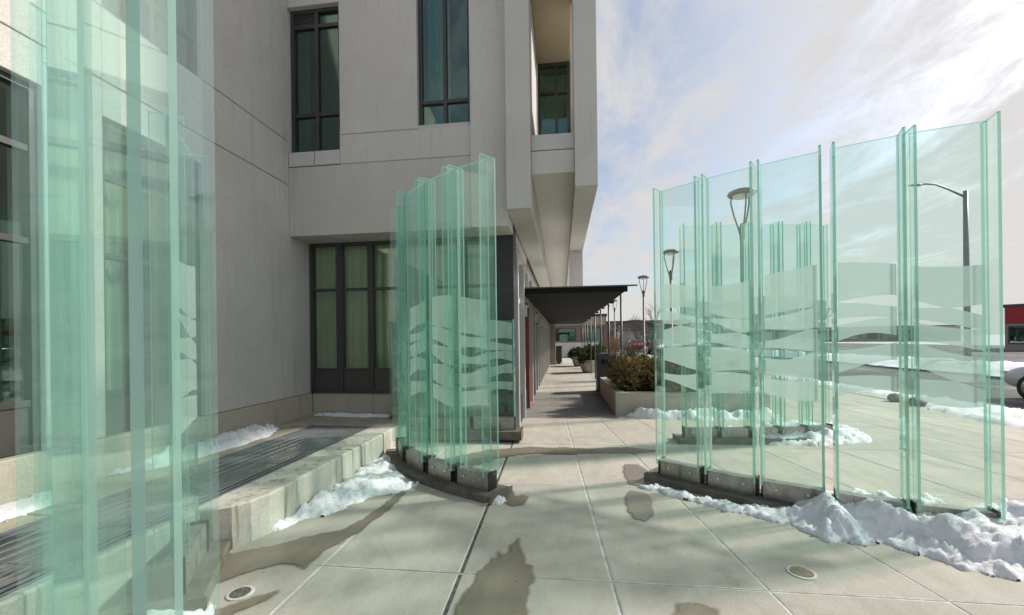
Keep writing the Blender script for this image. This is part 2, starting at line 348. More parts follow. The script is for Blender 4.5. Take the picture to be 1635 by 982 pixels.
# ------------------------------------------------------------------ mesh helpers
class MB:
    def __init__(self): self.v = []; self.f = []; self.m = []
    def add(self, vs, fs, mi=0):
        o = len(self.v); self.v += [tuple(p) for p in vs]
        self.f += [tuple(o + i for i in f) for f in fs]; self.m += [mi] * len(fs)
    def box(self, a, b, mi=0):
        (x0, y0, z0), (x1, y1, z1) = a, b
        self.add([(x0, y0, z0), (x1, y0, z0), (x1, y1, z0), (x0, y1, z0), (x0, y0, z1), (x1, y0, z1), (x1, y1, z1), (x0, y1, z1)],
                 [(0, 3, 2, 1), (4, 5, 6, 7), (0, 1, 5, 4), (1, 2, 6, 5), (2, 3, 7, 6), (3, 0, 4, 7)], mi)
        return self
    def wallbox(self, p, q, th, z0, z1, face=0, edge=0, ends=None):
        """upright box on the line p-q; side faces use `face`, narrow faces `edge`"""
        p = Vector(p[:2]); q = Vector(q[:2]); d = (q - p).normalized(); n = Vector((-d.y, d.x)) * th / 2
        c = [p - n, q - n, q + n, p + n]
        vs = [(*k, z0) for k in c] + [(*k, z1) for k in c]
        self.add(vs, [(0, 1, 5, 4), (2, 3, 7, 6)], face)
        self.add(vs, [(0, 3, 2, 1), (4, 5, 6, 7), (1, 2, 6, 5), (3, 0, 4, 7)], edge)
        return self
    def prism(self, poly, z0, z1, chamfer=0.0, mi=0, arris=None, drop=None):
        n = len(poly)
        c = Vector((sum(p[0] for p in poly) / n, sum(p[1] for p in poly) / n))
        rings = [[(*p[:2], z0) for p in poly]]
        if chamfer:
            rings.append([(*p[:2], z1 - (drop or chamfer)) for p in poly])
            ins = []
            for p in poly:
                d = c - Vector(p[:2]); d = Vector((math.copysign(min(abs(d.x), chamfer), d.x), math.copysign(min(abs(d.y), chamfer), d.y)))
                ins.append((p[0] + d.x, p[1] + d.y, z1))
            rings.append(ins)
        else:
            rings.append([(*p[:2], z1) for p in poly])
        vs = [p for r in rings for p in r]; fs = []
        for k in range(len(rings) - 1):
            for i in range(n):
                j = (i + 1) % n
                fs.append((k * n + i, k * n + j, (k + 1) * n + j, (k + 1) * n + i))
        fs.append(tuple(range((len(rings) - 1) * n, len(rings) * n)))
        fs.append(tuple(range(n - 1, -1, -1)))
        self.add(vs, fs, mi)
        if arris is not None and chamfer:
            for q in range(n): self.m[len(self.m) - len(fs) + n + q] = arris
        return self
    def tube(self, pts, rad, sides=8, mi=0, cap=True):
        pts = [Vector(p) for p in pts]
        if isinstance(rad, (int, float)): rad = [rad] * len(pts)
        vs = []; fs = []
        for i, p in enumerate(pts):
            d = (pts[min(i + 1, len(pts) - 1)] - pts[max(i - 1, 0)]).normalized()
            a = d.orthogonal().normalized() if abs(d.z) < 0.95 else Vector((1, 0, 0))
            a = (a - d * a.dot(d)).normalized(); b = d.cross(a)
            for k in range(sides):
                t = 2 * math.pi * k / sides
                vs.append(p + (a * math.cos(t) + b * math.sin(t)) * rad[i])
        for i in range(len(pts) - 1):
            for k in range(sides):
                j = (k + 1) % sides
                fs.append((i * sides + k, i * sides + j, (i + 1) * sides + j, (i + 1) * sides + k))
        if cap:
            fs.append(tuple(range(sides - 1, -1, -1))); fs.append(tuple(range((len(pts) - 1) * sides, len(pts) * sides)))
        self.add(vs, fs, mi); return self
    def lathe(self, prof, c=(0, 0, 0), sides=20, mi=0):
        vs = []; fs = []
        for r, z in prof:
            for k in range(sides):
                t = 2 * math.pi * k / sides
                vs.append((c[0] + r * math.cos(t), c[1] + r * math.sin(t), c[2] + z))
        n = len(prof)
        for i in range(n - 1):
            for k in range(sides):
                j = (k + 1) % sides
                fs.append((i * sides + k, i * sides + j, (i + 1) * sides + j, (i + 1) * sides + k))
        fs.append(tuple(range(sides - 1, -1, -1))); fs.append(tuple(range((n - 1) * sides, n * sides)))
        self.add(vs, fs, mi); return self
    def mesh(self, name, mats, smooth=False):
        me = bpy.data.meshes.new(name); me.from_pydata(self.v, [], self.f)
        for m in ([mats] if isinstance(mats, str) else mats): me.materials.append(MATS[m])
        me.polygons.foreach_set('material_index', self.m)
        if smooth: me.polygons.foreach_set('use_smooth', [True] * len(self.f))
        me.update(); return me
    def build(self, name, mats, parent=None, smooth=False):
        return link(name, self.mesh(name, mats, smooth), parent)
def link(name, data, parent=None):
    o = bpy.data.objects.new(name, data); col.objects.link(o)
    if parent: o.parent = parent
    return o
def tag(o, label=None, cat=None, group=None, kind=None):
    if label: o['label'] = label
    if cat: o['category'] = cat
    if group: o['group'] = group
    if kind: o['kind'] = kind
    return o
def empty(name, loc=(0, 0, 0), rz=0.0):
    o = bpy.data.objects.new(name, None); col.objects.link(o); o.location = loc; o.rotation_euler = (0, 0, rz)
    o.empty_display_size = 0.2
    return o
def box(name, a, b, mat, parent=None): return MB().box(a, b).build(name, mat, parent)
def bevel(o, w=0.006, seg=2):
    m = o.modifiers.new('bevel', 'BEVEL'); m.width = w; m.segments = seg; m.limit_method = 'ANGLE'
    return o
def copy_tree(o, parent=None):
    c = o.copy(); col.objects.link(c); c.parent = parent
    for ch in o.children: copy_tree(ch, c)
    return c

# ------------------------------------------------------------------ ground, road, pavement
g = MB(); g.add([(-400, -300, -0.14), (600, -300, -0.14), (600, 700, -0.14), (-400, 700, -0.14)], [(0, 1, 2, 3)])
tag(g.build('ground', 'snow_dirty'), kind='structure')
g = MB(); g.box((7.72, -30, -0.3), (60, 140, -0.13))
tag(g.build('road', 'asphalt'), kind='structure')
pave = tag(box('pavement', (-2.7, -3, -0.2), (7.5, 60, -0.006), 'joint_sand'), kind='structure')
# poured slabs, each its own piece
ys = [-1.0, 0.9, 2.6, 4.27, 5.95, 7.88]
def joint_x(i, y):
    base = {-1: -1.61, 0: -0.66, 1: 0.30, 2: 1.22, 3: 2.17}
    slope = {-1: 0.0, 0: -0.02, 1: -0.047, 2: -0.10, 3: -0.15}
    if i <= -2: return -2.62
    if i <= 3: return base[i] + slope[i] * (y - 2.4)
    return 2.17 + 0.95 * (i - 3) - 0.15 * (y - 2.4)
for r in range(len(ys) - 1):
    for i in range(-2, 9):
        y0, y1 = ys[r], ys[r + 1]
        gx = 0.011 if i == -1 else 0.005
        gl = 0.011 if i == 0 else 0.005
        a, b = joint_x(i, y0) + gl, joint_x(i + 1, y0) - gx
        c, d = joint_x(i + 1, y1) - gx, joint_x(i, y1) + gl
        if i == 8: b = c = 7.46
        if a > 7.4: continue
        sk = 0.02 * math.sin(r * 3.1)
        MB().prism([(a, y0 + 0.005), (b, y0 + 0.005), (c, y1 - 0.005), (d, y1 - 0.005)], -0.1, random.uniform(-0.0012, 0.0012), 0.011, 0, 1, .003).build('slab', ['slab', 'joint_sand'], pave)
# dark sealed joint along the entrance axis
for r in range(len(ys) - 1):
    y0, y1 = ys[r] + .01, ys[r + 1] - .01
    MB().wallbox((joint_x(0, y0), y0), (joint_x(0, y1), y1), 0.026, -0.05, -0.003).build('joint_seal', 'joint_filler', pave)
# grey pavers in front of the arcade
for r in range(8):
    for c in range(4):
        x0, y0 = -0.80 + c * 0.46, 7.90 + r * 0.47
        MB().prism([(x0 + .003, y0 + .003), (x0 + .457, y0 + .003), (x0 + .457, y0 + .467), (x0 + .003, y0 + .467)], -0.08, random.uniform(-.0015, .0012), 0.005).build('paver', 'paver', pave)
# slabs along the arcade and in the open plaza
for r in range(11):
    y0 = 11.68 + r * 1.7
    for x0 in (-0.8, 0.15, 1.10):
        MB().prism([(x0 + .004, y0), (x0 + .946, y0), (x0 + .946, y0 + 1.69), (x0 + .004, y0 + 1.69)], -0.08, 0.0, 0.011, 0, 1, .003).build('slab', ['slab', 'joint_sand'], pave)
for r in range(6):
    y0 = 7.89 + r * 1.7
    for k in range(4):
        x0 = 3.95 + k * 0.88
        MB().prism([(x0 + .004, y0), (x0 + .876, y0), (x0 + .876, y0 + 1.69), (x0 + .004, y0 + 1.69)], -0.08, 0.0, 0.011, 0, 1, .003).build('slab', ['slab', 'joint_sand'], pave)
for x0, x1 in ((1.05, 2.0), (2.0, 2.97), (2.97, 3.94)):
    MB().prism([(x0 + .004, 7.89), (x1 - .004, 7.89), (x1 - .004, 8.6), (x0 + .004, 8.6)], -0.08, 0.0, 0.011, 0, 1, .003).build('slab', ['slab', 'joint_sand'], pave)
kerb_road = tag(empty('road_kerb'), kind='structure')
for k in range(40):
    bevel(box('kerb_stone', (7.48, -4 + k * 1.2 + .004, -0.2), (7.70, -4 + (k + 1) * 1.2 - .004, 0.012), 'kerb', kerb_road), 0.012)

# ------------------------------------------------------------------ raised kerb platform with grating
plat = empty('grating_platform', (0, 0, 0))
tag(plat, 'raised stained concrete platform framing the ventilation grating', 'platform')
GX0, GX1, GY0, GY1 = -3.56, -2.66, -0.6, 5.56
def kerbpiece(nm, poly, mat='kerb'):
    o = MB().prism(poly, -0.12, 0.31, 0.015).build(nm, [mat], plat)
    return o
kerbpiece('kerb_block', [(GX1, 2.66), (-2.52, 2.70), (-2.42, 2.76), (-2.345, 2.86), (-2.305, 3.0), (-2.30, 3.2), (-2.30, 4.296), (GX1, 4.296)])
kerbpiece('kerb_block', [(GX1, 4.304), (-2.30, 4.304), (-2.30, 5.70), (GX1, 5.70)])
for k in range(2):
    ya, yb = -0.6 + k * 1.63, -0.6 + (k + 1) * 1.63
    kerbpiece('kerb_block', [(GX1, ya + .002), (-2.585, ya + .002), (-2.585, yb - .002), (GX1, yb - .002)])
kerbpiece('kerb_block', [(-4.14, GY1), (GX1 - .002, GY1), (GX1 - .002, 6.42), (-4.14, 6.42)], 'kerb_top')
kerbpiece('kerb_block', [(GX1, 5.702), (-2.32, 5.702), (-2.32, 6.40), (GX1, 6.40)], 'kerb_top')
for k in range(4):
    ya, yb = -0.6 + k * 1.54, -0.6 + (k + 1) * 1.54
    kerbpiece('kerb_block', [(-4.14, ya + .002), (GX0, ya + .002), (GX0, yb - .002), (-4.14, yb - .002)], 'kerb_top')
box('pit_floor', (GX0, GY0, -0.10), (GX1, GY1, -0.02), 'pit', plat)

grate = empty('ventilation_grating', (0, 0, 0.31))
tag(grate, 'long steel bar grating set in the raised concrete platform', 'grating')
bar = MB().box((-0.005, GY0 + .01, -0.012), (0.005, GY1 - .01, 0.0)).mesh('bearing_bar', 'grating_steel')
nb = 17
for k in range(nb):
    o = link('bearing_bar', bar, grate); o.location = (GX0 + 0.02 + (GX1 - GX0 - 0.04) * k / (nb - 1), 0, -0.001)
rod = MB().box((GX0 + .01, -0.004, -0.012), (GX1 - .01, 0.004, -0.008)).mesh('cross_rod', 'grating_steel')
k = 0
while GY0 + 0.05 + k * 0.62 < GY1:
    o = link('cross_rod', rod, grate); o.location = (0, GY0 + 0.05 + k * 0.62, 0); k += 1
for nm, a, b in (('frame_bar', (GX0 + .001, GY0, -.05), (GX0 + .011, GY1 - .001, .003)), ('frame_bar', (GX1 - .011, GY0, -.05), (GX1 - .001, GY1 - .001, .003))):
    box(nm, a, b, 'grating_steel', grate)

# ------------------------------------------------------------------ building
bld = empty('concrete_building', (-2.5, 6.4, 0))
tag(bld, 'grey concrete apartment building with tall green windows and overhanging balconies', 'building')
bld.location = (0, 0, 0)
def wall(a, b, mat='wall_concrete', nm='wall_panel', bv=0.005):
    o = box(nm, a, b, mat, bld)
    return bevel(o, bv, 1) if bv else o
LX = -4.14
J = 0.006
# left wing wall (faces +X)
for (ya, yb) in ((4.36, 5.9), (2.86, 3.30)):
    for (za, zb) in ((0.65, 3.93), (3.93, 4.60), (4.60, 9.0)):
        wall((LX - .35, ya, za + J), (LX, yb, zb - J))
    wall((LX - .34, ya + .02, 0.66), (LX - .02, yb - .02, 8.9), 'wall_light', 'wall_core', 0)
wall((LX - .35, 5.9, 0.656), (LX, 6.42, 3.14))
wall((LX - .35, 5.902, 3.142), (LX - .002, 6.5, 9.0))
for (ya, yb) in ((3.30, 4.36), (-1.5, 2.86)):
    wall((LX - .35, ya, 3.60), (LX, yb, 3.93 - J)); wall((LX - .35, ya, 3.93 + J), (LX, yb, 4.60 - J))
    wall((LX - .34, ya, 3.62), (LX - .02, yb, 4.58), 'wall_light', 'wall_core', 0)
wall((LX - .35, -1.5, 4.60 + J), (LX, 1.2, 9.0)); wall((LX - .35, 1.2, 7.2), (LX, 2.86, 9.0)); wall((LX - .35, 3.3, 7.2), (LX, 4.36, 9.0))
wall((LX - .36, -1.5, 0.0), (LX + .03, 6.40, 0.65), 'base_stone', 'base_course', 0.01)
# window head to the roof: wing interior blocked by a dark room box
def room(a, b, skip=2):
    m = MB().box(a, b); m.f = [tuple(reversed(f)) for k, f in enumerate(m.f) if k != skip]; m.m = m.m[:-1]
    return m.build('room', 'room', bld)
room((LX - 3.0, -1.5, 0.5), (LX - .37, 4.9, 7.4), 3)
room((-4.40, 6.52, 0.3), (-1.0, 9.0, 3.3))
room((-4.4, 6.42, 4.0), (-0.9, 8.4, 7.6))
def window_x(x, y0, y1, z0, z1, vs, hs, glass, spand=None, nm='window', fw=0.05):
    """window in a wall that faces +X; glass at x"""
    fr = MB()
    zz = [z0] + hs + [z1]; yy = [y0] + vs + [y1]
    fr.box((x - .06, y0, z0), (x + .045, y0 + fw, z1)); fr.box((x - .06, y1 - fw, z0), (x + .045, y1, z1))
    fr.box((x - .06, y0 + fw, z1 - fw), (x + .043, y1 - fw, z1)); fr.box((x - .06, y0 + fw, z0), (x + .043, y1 - fw, z0 + fw))
    w = fr.build(nm, 'frame', bld)
    for v in vs: box('mullion', (x - .05, v - fw / 2, z0 + fw), (x + .04, v + fw / 2, z1 - fw), 'frame', w)
    for h in hs: box('transom', (x - .045, y0 + fw, h - fw / 2), (x + .035, y1 - fw, h + fw / 2), 'frame', w)
    for a in range(len(yy) - 1):
        for b in range(len(zz) - 1):
            pa = (x - .006, yy[a] + fw / 2, zz[b] + fw / 2); pb = (x + .006, yy[a + 1] - fw / 2, zz[b + 1] - fw / 2)
            if spand and zz[b + 1] <= spand: box('spandrel', (x - .02, pa[1], pa[2]), (x + .02, pb[1], pb[2]), 'spandrel', w)
            else: box('pane', pa, pb, glass, w)
    return w
def window_y(y, x0, x1, z0, z1, vs, hs, glass, spand=None, nm='window', fw=0.05, split_top=None):
    fr = MB()
    zz = [z0] + hs + [z1]; xx = [x0] + vs + [x1]
    fr.box((x0, y - .045, z0), (x0 + fw, y + .06, z1)); fr.box((x1 - fw, y - .045, z0), (x1, y + .06, z1))
    fr.box((x0 + fw, y - .043, z1 - fw), (x1 - fw, y + .06, z1)); fr.box((x0 + fw, y - .043, z0), (x1 - fw, y + .06, z0 + fw))
    w = fr.build(nm, 'frame', bld)
    for v in vs: box('mullion', (v - fw / 2, y - .04, z0 + fw), (v + fw / 2, y + .05, z1 - fw), 'frame', w)
    for h in hs: box('transom', (x0 + fw, y - .035, h - fw / 2), (x1 - fw, y + .045, h + fw / 2), 'frame', w)
    for a in range(len(xx) - 1):
        for b in range(len(zz) - 1):
            pa = (xx[a] + fw / 2, y - .006, zz[b] + fw / 2); pb = (xx[a + 1] - fw / 2, y + .006, zz[b + 1] - fw / 2)
            if spand and zz[b + 1] <= spand: box('spandrel', (pa[0], y - .02, pa[2]), (pb[0], y + .02, pb[2]), 'spandrel', w)
            else: box('pane', pa, pb, glass, w)
    return w
def curtain(parent, axis, c, a0, a1, z0, z1, mat, amp=0.03, per=0.11):
    n = int((a1 - a0) / 0.012); m = MB(); vs = []
    for i in range(n + 1):
        a = a0 + (a1 - a0) * i / n
        d = c + amp * math.sin(2 * math.pi * a / per + 1.3 * math.sin(a * 5)) * (0.6 + 0.4 * math.sin(a * 9.0))
        for z in (z0, z1): vs.append((a, d, z) if axis == 'y' else (d, a, z))
    m.add(vs, [(2 * i, 2 * i + 2, 2 * i + 3, 2 * i + 1) for i in range(n)])
    return m.build('curtain', mat, parent, True)
wx = LX - 0.10
w = window_x(wx, 3.30, 4.36, 0.66, 3.60, [3.83], [1.04, 2.34, 3.08], 'window_glass', 1.05)
curtain(w, 'x', wx - .22, 3.3, 3.9, 1.0, 3.6, 'curtain_pale')
w = window_x(wx, 0.4, 2.86, 0.66, 3.60, [1.0, 1.84], [1.04, 2.34, 3.08], 'window_glass', 1.05)
curtain(w, 'x', wx - .22, 0.4, 2.6, 2.4, 3.6, 'curtain_pale', 0.01, 0.5)
window_x(wx, 3.30, 4.36, 4.60, 7.2, [3.83], [5.05], 'upper_window_glass')
window_x(wx, 1.2, 2.86, 4.60, 7.2, [1.94], [5.05], 'upper_window_glass')

# wall that faces the camera, upper floors
FY = 5.90
def fwall(x0, x1, z0, z1, y0=FY, y1=FY + .5, **k): return wall((x0, y0, z0), (x1, y1, z1), **k)
fwall(LX, -1.255, 3.14, 4.20 - J)
fwall(-3.30, -1.285, 4.20 + J, 4.645 - J, nm='wall_panel')
for a, b in ((-4.13, -3.715), (-3.709, -3.30)): fwall(a + .002, b - .002, 4.20 + J, 4.42, FY - .012, FY + .4, mat='wall_light', nm='sill_panel')
fwall(-3.30 + .002, -2.08, 4.645 + J, 9.0)
fwall(LX, -3.30, 6.66, 9.0); fwall(-2.08 + .002, -1.285, 7.25, 9.0)
fwall(-1.285 + .004, -0.735, 3.142, 9.0, FY - .045, FY + .5)
fwall(-3.31, -1.30, 3.2, 4.7, FY + .015, FY + .45, mat='wall_light', nm='wall_core', bv=0)
window_y(FY + .12, LX + .01, -3.30, 4.42, 6.66, [-3.71], [5.03, 6.40], 'upper_window_glass')
louvre = MB()
for k in range(6): louvre.box((LX + .06, FY + .10, 6.44 + k * .032), (-3.74, FY + .11, 6.458 + k * .032))
louvre.build('louvre', 'frame', bld)
w = window_y(FY + .12, -2.08, -1.285, 4.645, 7.25, [-1.68], [5.07], 'upper_window_glass')
curtain(w, 'y', FY + .4, -2.06, -1.68, 4.7, 7.2, 'curtain')
# ground-floor window wall, set back under the upper wall
GY = 6.42
xs = [-4.12 + k * 0.52 for k in range(7)]
for k in range(6):
    w = window_y(GY, xs[k] + .001, xs[k + 1] - .001, 0.66, 3.135, [], [1.04, 2.37], 'window_glass', 1.05, fw=0.04)
    if k != 3: curtain(w, 'y', GY + .14, xs[k], xs[k] + (0.52 if k in (1, 2) else 0.34), 0.9, 3.13, 'curtain', 0.035, 0.10)
wall((LX + .03, GY - .02, 0.2), (-0.99, GY + .3, 0.652), 'base_stone', 'base_course', 0.008)
box('corner_pillar', (-0.99, GY - .05, 0.0), (-0.735, GY + .35, 3.30), 'dark_cladding', bld)
box('floor_slab', (LX, GY + .3, 3.142), (-0.745, 9.0, 3.9), 'wall_concrete', bld)

# overhang along the arcade
OY0, OY1 = 5.60, 25.0
wall((-0.73, OY0, 3.30), (-0.395, 7.58, 9.0), nm='fin_wall')
wall((-0.73, 7.585, 3.302), (-0.395, OY1, 3.80), 'soffit', 'beam')
wall((0.20, OY0, 3.56), (0.505, 6.30, 9.0), nm='fin_wall')
wall((0.20, 6.305, 3.562), (0.503, OY1, 5.35), 'wall_concrete', 'parapet')
wall((0.20, 7.6, 5.353), (0.50, OY1, 9.0), nm='wall_panel')
wall((0.205, 9.7, 2.62), (0.50, 10.1, 3.558), nm='downstand')
wall((-0.393, 5.72, 4.12 + J), (0.198, OY1, 4.34), 'wall_light', 'balcony_slab')
wall((-0.393, 5.72, 3.80), (0.198, OY1, 4.12 - J), 'soffit', 'soffit_slab')
wall((-0.393, 5.73, 6.56), (0.198, 7.9, 6.75), 'balcony_ceiling', 'balcony_ceiling')
w = window_y(7.62, -0.39, 0.195, 4.345, 6.555, [-0.05], [6.03], 'upper_window_glass')
curtain(w, 'y', 7.85, -0.38, 0.18, 4.4, 6.5, 'curtain_pale')
box('wall_panel', (-0.39, 8.1, 4.35), (0.19, 8.3, 9.0), 'room', bld)
wall((-6, 8.0, 7.6), (-0.75, 26.0, 9.0), nm='roof_wall')
# arcade shopfront (faces +X)
SX = -0.80
box('wall_panel', (SX - .30, 6.78, 2.95), (SX - .02, 25.6, 3.9), 'wall_light', bld)
box('shop_wall', (SX - .6, 6.78, 0.0), (SX - .35, 25.6, 3.0), 'room', bld)
sf_y = [6.80 + 1.08 * k for k in range(18)]
for k in range(17):
    ya, yb = sf_y[k], sf_y[k + 1]
    red = k == 2
    m = MB().box((SX - .10, ya, 0.0), (SX + .09, ya + .11, 2.2), 1 if k == 2 else 0).box((SX - .10, ya, 2.203), (SX + .09, ya + .11, 2.95))
    w = m.build('shop_window', ['mullion', 'red_paint'], bld)
    if red:
        box('door_leaf', (SX - .06, ya + .112, 0.03), (SX - .02, yb - .002, 2.2), 'red_paint', w)
        box('pane', (SX - .018, ya + .26, 1.1), (SX - .012, yb - .15, 2.0), 'window_glass', w)
        box('door_handle', (SX - .02, ya + .18, 0.95), (SX + .04, ya + .21, 1.25), 'chrome', w)
    else:
        box('kick_panel', (SX - .09, ya + .112, 0.0), (SX + .035, yb - .002, 0.42), 'dark_cladding', w)
        box('pane', (SX - .05, ya + .112, 0.425), (SX - .04, yb - .002, 2.2), 'window_glass', w)
    box('transom', (SX - .09, ya + .112, 2.2), (SX + .012, yb - .002, 2.29), 'mullion', w)
    box('pane', (SX - .05, ya + .112, 2.292), (SX - .04, yb - .002, 2.945), 'upper_window_glass', w)
for k, y in enumerate((8.25, 11.5, 14.7, 18.0, 21.2)):
    s = empty('wall_lamp', (SX + .02, y, 1.95))
    where = ['nearest the camera, beside the red doors', 'second along the shopfront', 'third along the shopfront', 'fourth along the shopfront', 'farthest under the canopy'][k]
    tag(s, 'white box wall lamp on the arcade shopfront, ' + where, 'wall lamp', 'lamps along the shopfront')
    box('diffuser', (0, -.05, 0), (.09, .05, .26), 'white_paint', s); box('bracket', (-.003, -.07, -.04), (.11, .07, -.002), 'frame', s)
    box('cap', (-.003, -.07, .262), (.11, .07, .29), 'frame', s)

# ------------------------------------------------------------------ glass wind screens
def bands(s):
    """frost ribbons (lower, upper) at arc length s; they touch and part in lens shapes"""
    B = [0.99, 1.17, 1.40, 1.575, 1.73, 2.06]
    out_ = []
    w1 = 0.035 * math.sin(2 * math.pi * s / 1.9 + .6)
    am = [0.04, 0.035, 0.035, 0.03, 0.035, 0.055]
    lam = [1, .92, .66, .58, .78, 1]; ph = [0, .35, 1.25, .55, 2.1, 0]; gm = [0, .085, .060, .060, .068, 0]
    cs = [B[k] + w1 + am[k] * math.sin(2 * math.pi * s / (0.95 + .17 * k) + 1.7 * k) for k in range(6)]
    gs = [gm[k] * abs(math.sin(math.pi * s / lam[k] + ph[k])) ** 1.35 * (0.62 + 0.38 * math.sin(s * 2.1 + 2.0 * k)) for k in range(6)]
    for k in range(5): out_.append((cs[k] + gs[k], cs[k + 1] - gs[k + 1]))
    return out_
def screen(name, label, nodes, z0, H, th=0.019, gap=0.03, near=0.11, far=0.07, rot=0.0, side=-1, s0=0.0, fins=True, plinth=True, pz=0.0, gaps=None, frost=True, zf=0.0, pw=0.17, fdir=None, nofrost=(), single=False, th0=None, qglass=False, mats=('screen_glass', 'glass_edge'), film='frost'):
    root = empty(name, (nodes[0][0], nodes[0][1], pz)); M = Vector(root.location)
    tag(root, label, 'glass screen', 'glass wind screens')
    P = [Vector(n) for n in nodes]
    def loc(o): o.location = -M; return o
    s = s0
    for k in range(len(P) - 1):
        d = (P[k + 1] - P[k]); L = d.length; d.normalize(); n = Vector((-d.y, d.x)) * side       # n: the outer side
        ga = (gaps or {}).get(k, gap) / 2 if k else 0.0
        gb = (gaps or {}).get(k + 1, gap) / 2 if k < len(P) - 2 else 0.0
        a = P[k] + d * ga; b = P[k + 1] - d * gb
        web = MB().wallbox(a + d * (th + .001), b - d * (th + .001), th, z0, H - 0.015, 0, 1)
        wo = loc(web.build('glass_panel', list(mats), root))
        fn = Vector((n.x * math.cos(rot) - n.y * math.sin(rot), n.x * math.sin(rot) + n.y * math.cos(rot)))
        if fdir: fn = Vector(fdir)
        for e in ((a + d * th / 2, b - d * th / 2) if not single or k == len(P) - 2 else (a + d * th / 2,)):
            tf = th0 if th0 and k == 0 else th
            f = MB().wallbox(e - fn * far, e + fn * near, tf, z0 - .02, H, 0, 1)
            if qglass:
                f.m[4] = 0
                if k: f.m[5] = 0
            loc(f.build('glass_fin', list(mats), root))
        if frost and k not in nofrost:
            ns = 26; fm = MB(); W0 = a + d * (2 * th); W1 = b - d * (2 * th); Lw = (W1 - W0).length
            for bnd in range(5):
                vs = []
                for i in range(ns + 1):
                    t = i / ns; q = W0 + (W1 - W0) * t - n * (th / 2 + .0015)
                    lo, hi = bands(s + t * Lw)[bnd]
                    vs += [(q.x, q.y, lo + zf), (q.x, q.y, hi + zf)]
                fm.add(vs, [(2 * i, 2 * i + 2, 2 * i + 3, 2 * i + 1) for i in range(ns)])
            fo = fm.build('frosted_film', film, wo)
        # stainless shoe under the panel
        sh = MB().wallbox(a + d * .012, b - d * .012, 0.10, pz + .065, z0 + .002)
        so = loc(sh.build('base_shoe', 'steel', root)); bevel(so, .004, 1)
        for e, sg in ((a + d * .005, 1), (b - d * .005, -1)):
            loc(MB().wallbox(e - n * .062, e + n * .062, .012, pz + .06, z0 + .02).build('end_plate', 'slot', root))
        for tt in (.25, .75):
            q = a + (b - a) * tt + n * .053
            loc(MB().tube([(q.x, q.y, (pz + z0) / 2 + .05), (q.x + n.x * .008, q.y + n.y * .008, (pz + z0) / 2 + .05)], .012, 8).build('bolt', 'chrome', root))
        s += L + .05
    if plinth:
        m = MB(); lo = []; hi = []
        ext = [P[0] - (P[1] - P[0]).normalized() * .10] + P + [P[-1] + (P[-1] - P[-2]).normalized() * .10]
        for i, p in enumerate(ext):
            t = (ext[min(i + 1, len(ext) - 1)] - ext[max(i - 1, 0)]).normalized(); nn = Vector((-t.y, t.x))
            lo.append(p - nn * pw); hi.append(p + nn * pw)
        vs = []
        for i in range(len(ext)):
            vs += [(*lo[i], pz - .06), (*lo[i], pz + .07), (*hi[i], pz + .07), (*hi[i], pz - .06)]
        fs = [(0, 1, 2, 3)]
        for i in range(len(ext) - 1):
            for k in range(4): fs.append((i * 4 + k, i * 4 + (k + 1) % 4, i * 4 + 4 + (k + 1) % 4, i * 4 + 4 + k))
        e = (len(ext) - 1) * 4; fs.append((e + 3, e + 2, e + 1, e))
        m.add(vs, fs)
        o = loc(m.build('plinth', 'plinth', root)); bevel(o, .012, 2)
    return root
screen('glass_screen', 'large curved green glass wind screen on the right with snow heaped at its foot',
       [(1.03, 4.55), (1.385, 4.25), (1.765, 3.985), (2.20, 3.735), (2.635, 3.53), (3.105, 3.40)], 0.21, 3.07, side=-1, gaps={3: .062, 1: .04, 2: .03, 4: .025}, s0=0.3)
screen('glass_screen', 'curved tall glass wind screen left of the path, seen almost end on before the windows',
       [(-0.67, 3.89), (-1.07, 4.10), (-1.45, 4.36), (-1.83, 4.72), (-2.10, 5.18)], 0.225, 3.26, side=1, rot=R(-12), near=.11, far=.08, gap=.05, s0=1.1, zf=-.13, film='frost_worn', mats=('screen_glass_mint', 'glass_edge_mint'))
screen('glass_screen', 'smaller distant glass wind screen seen through the large right screen',
       [(1.72, 6.22), (2.2, 6.23), (2.63, 6.27), (3.05, 6.33), (3.45, 6.41), (3.86, 6.52)], 0.20, 3.13, side=-1, s0=2.2)
screen('glass_screen', 'short glass wind screen standing beside the grating, behind the nearest glass',
       [(-2.20, 2.08), (-2.50, 2.56)], 0.26, 2.80, side=1, near=.08, far=.08, s0=0.7)
screen('glass_screen', 'nearest glass wind screen filling the left edge of the view',
       [(-0.826, 0.807), (-1.254, 0.956), (-1.651, 1.16), (-2.041, 1.465), (-2.43, 1.77)], 0.24, 2.84, th=.016, th0=.028, qglass=True, side=1, near=.10, far=.10, gap=.014, s0=3.1, single=True, fdir=(-.12, .993), nofrost=(0, 1), mats=('screen_glass_sky_sheen', 'glass_edge_pale'))
screen('glass_screen', 'low waist-high glass screen directly in front of the ground floor windows',
       [(-2.60, 6.06), (-2.0, 6.08), (-1.35, 6.09), (-0.70, 6.10)], 0.34, 1.80, near=.06, far=.06, side=-1, s0=.4, zf=-.30, pz=.10)

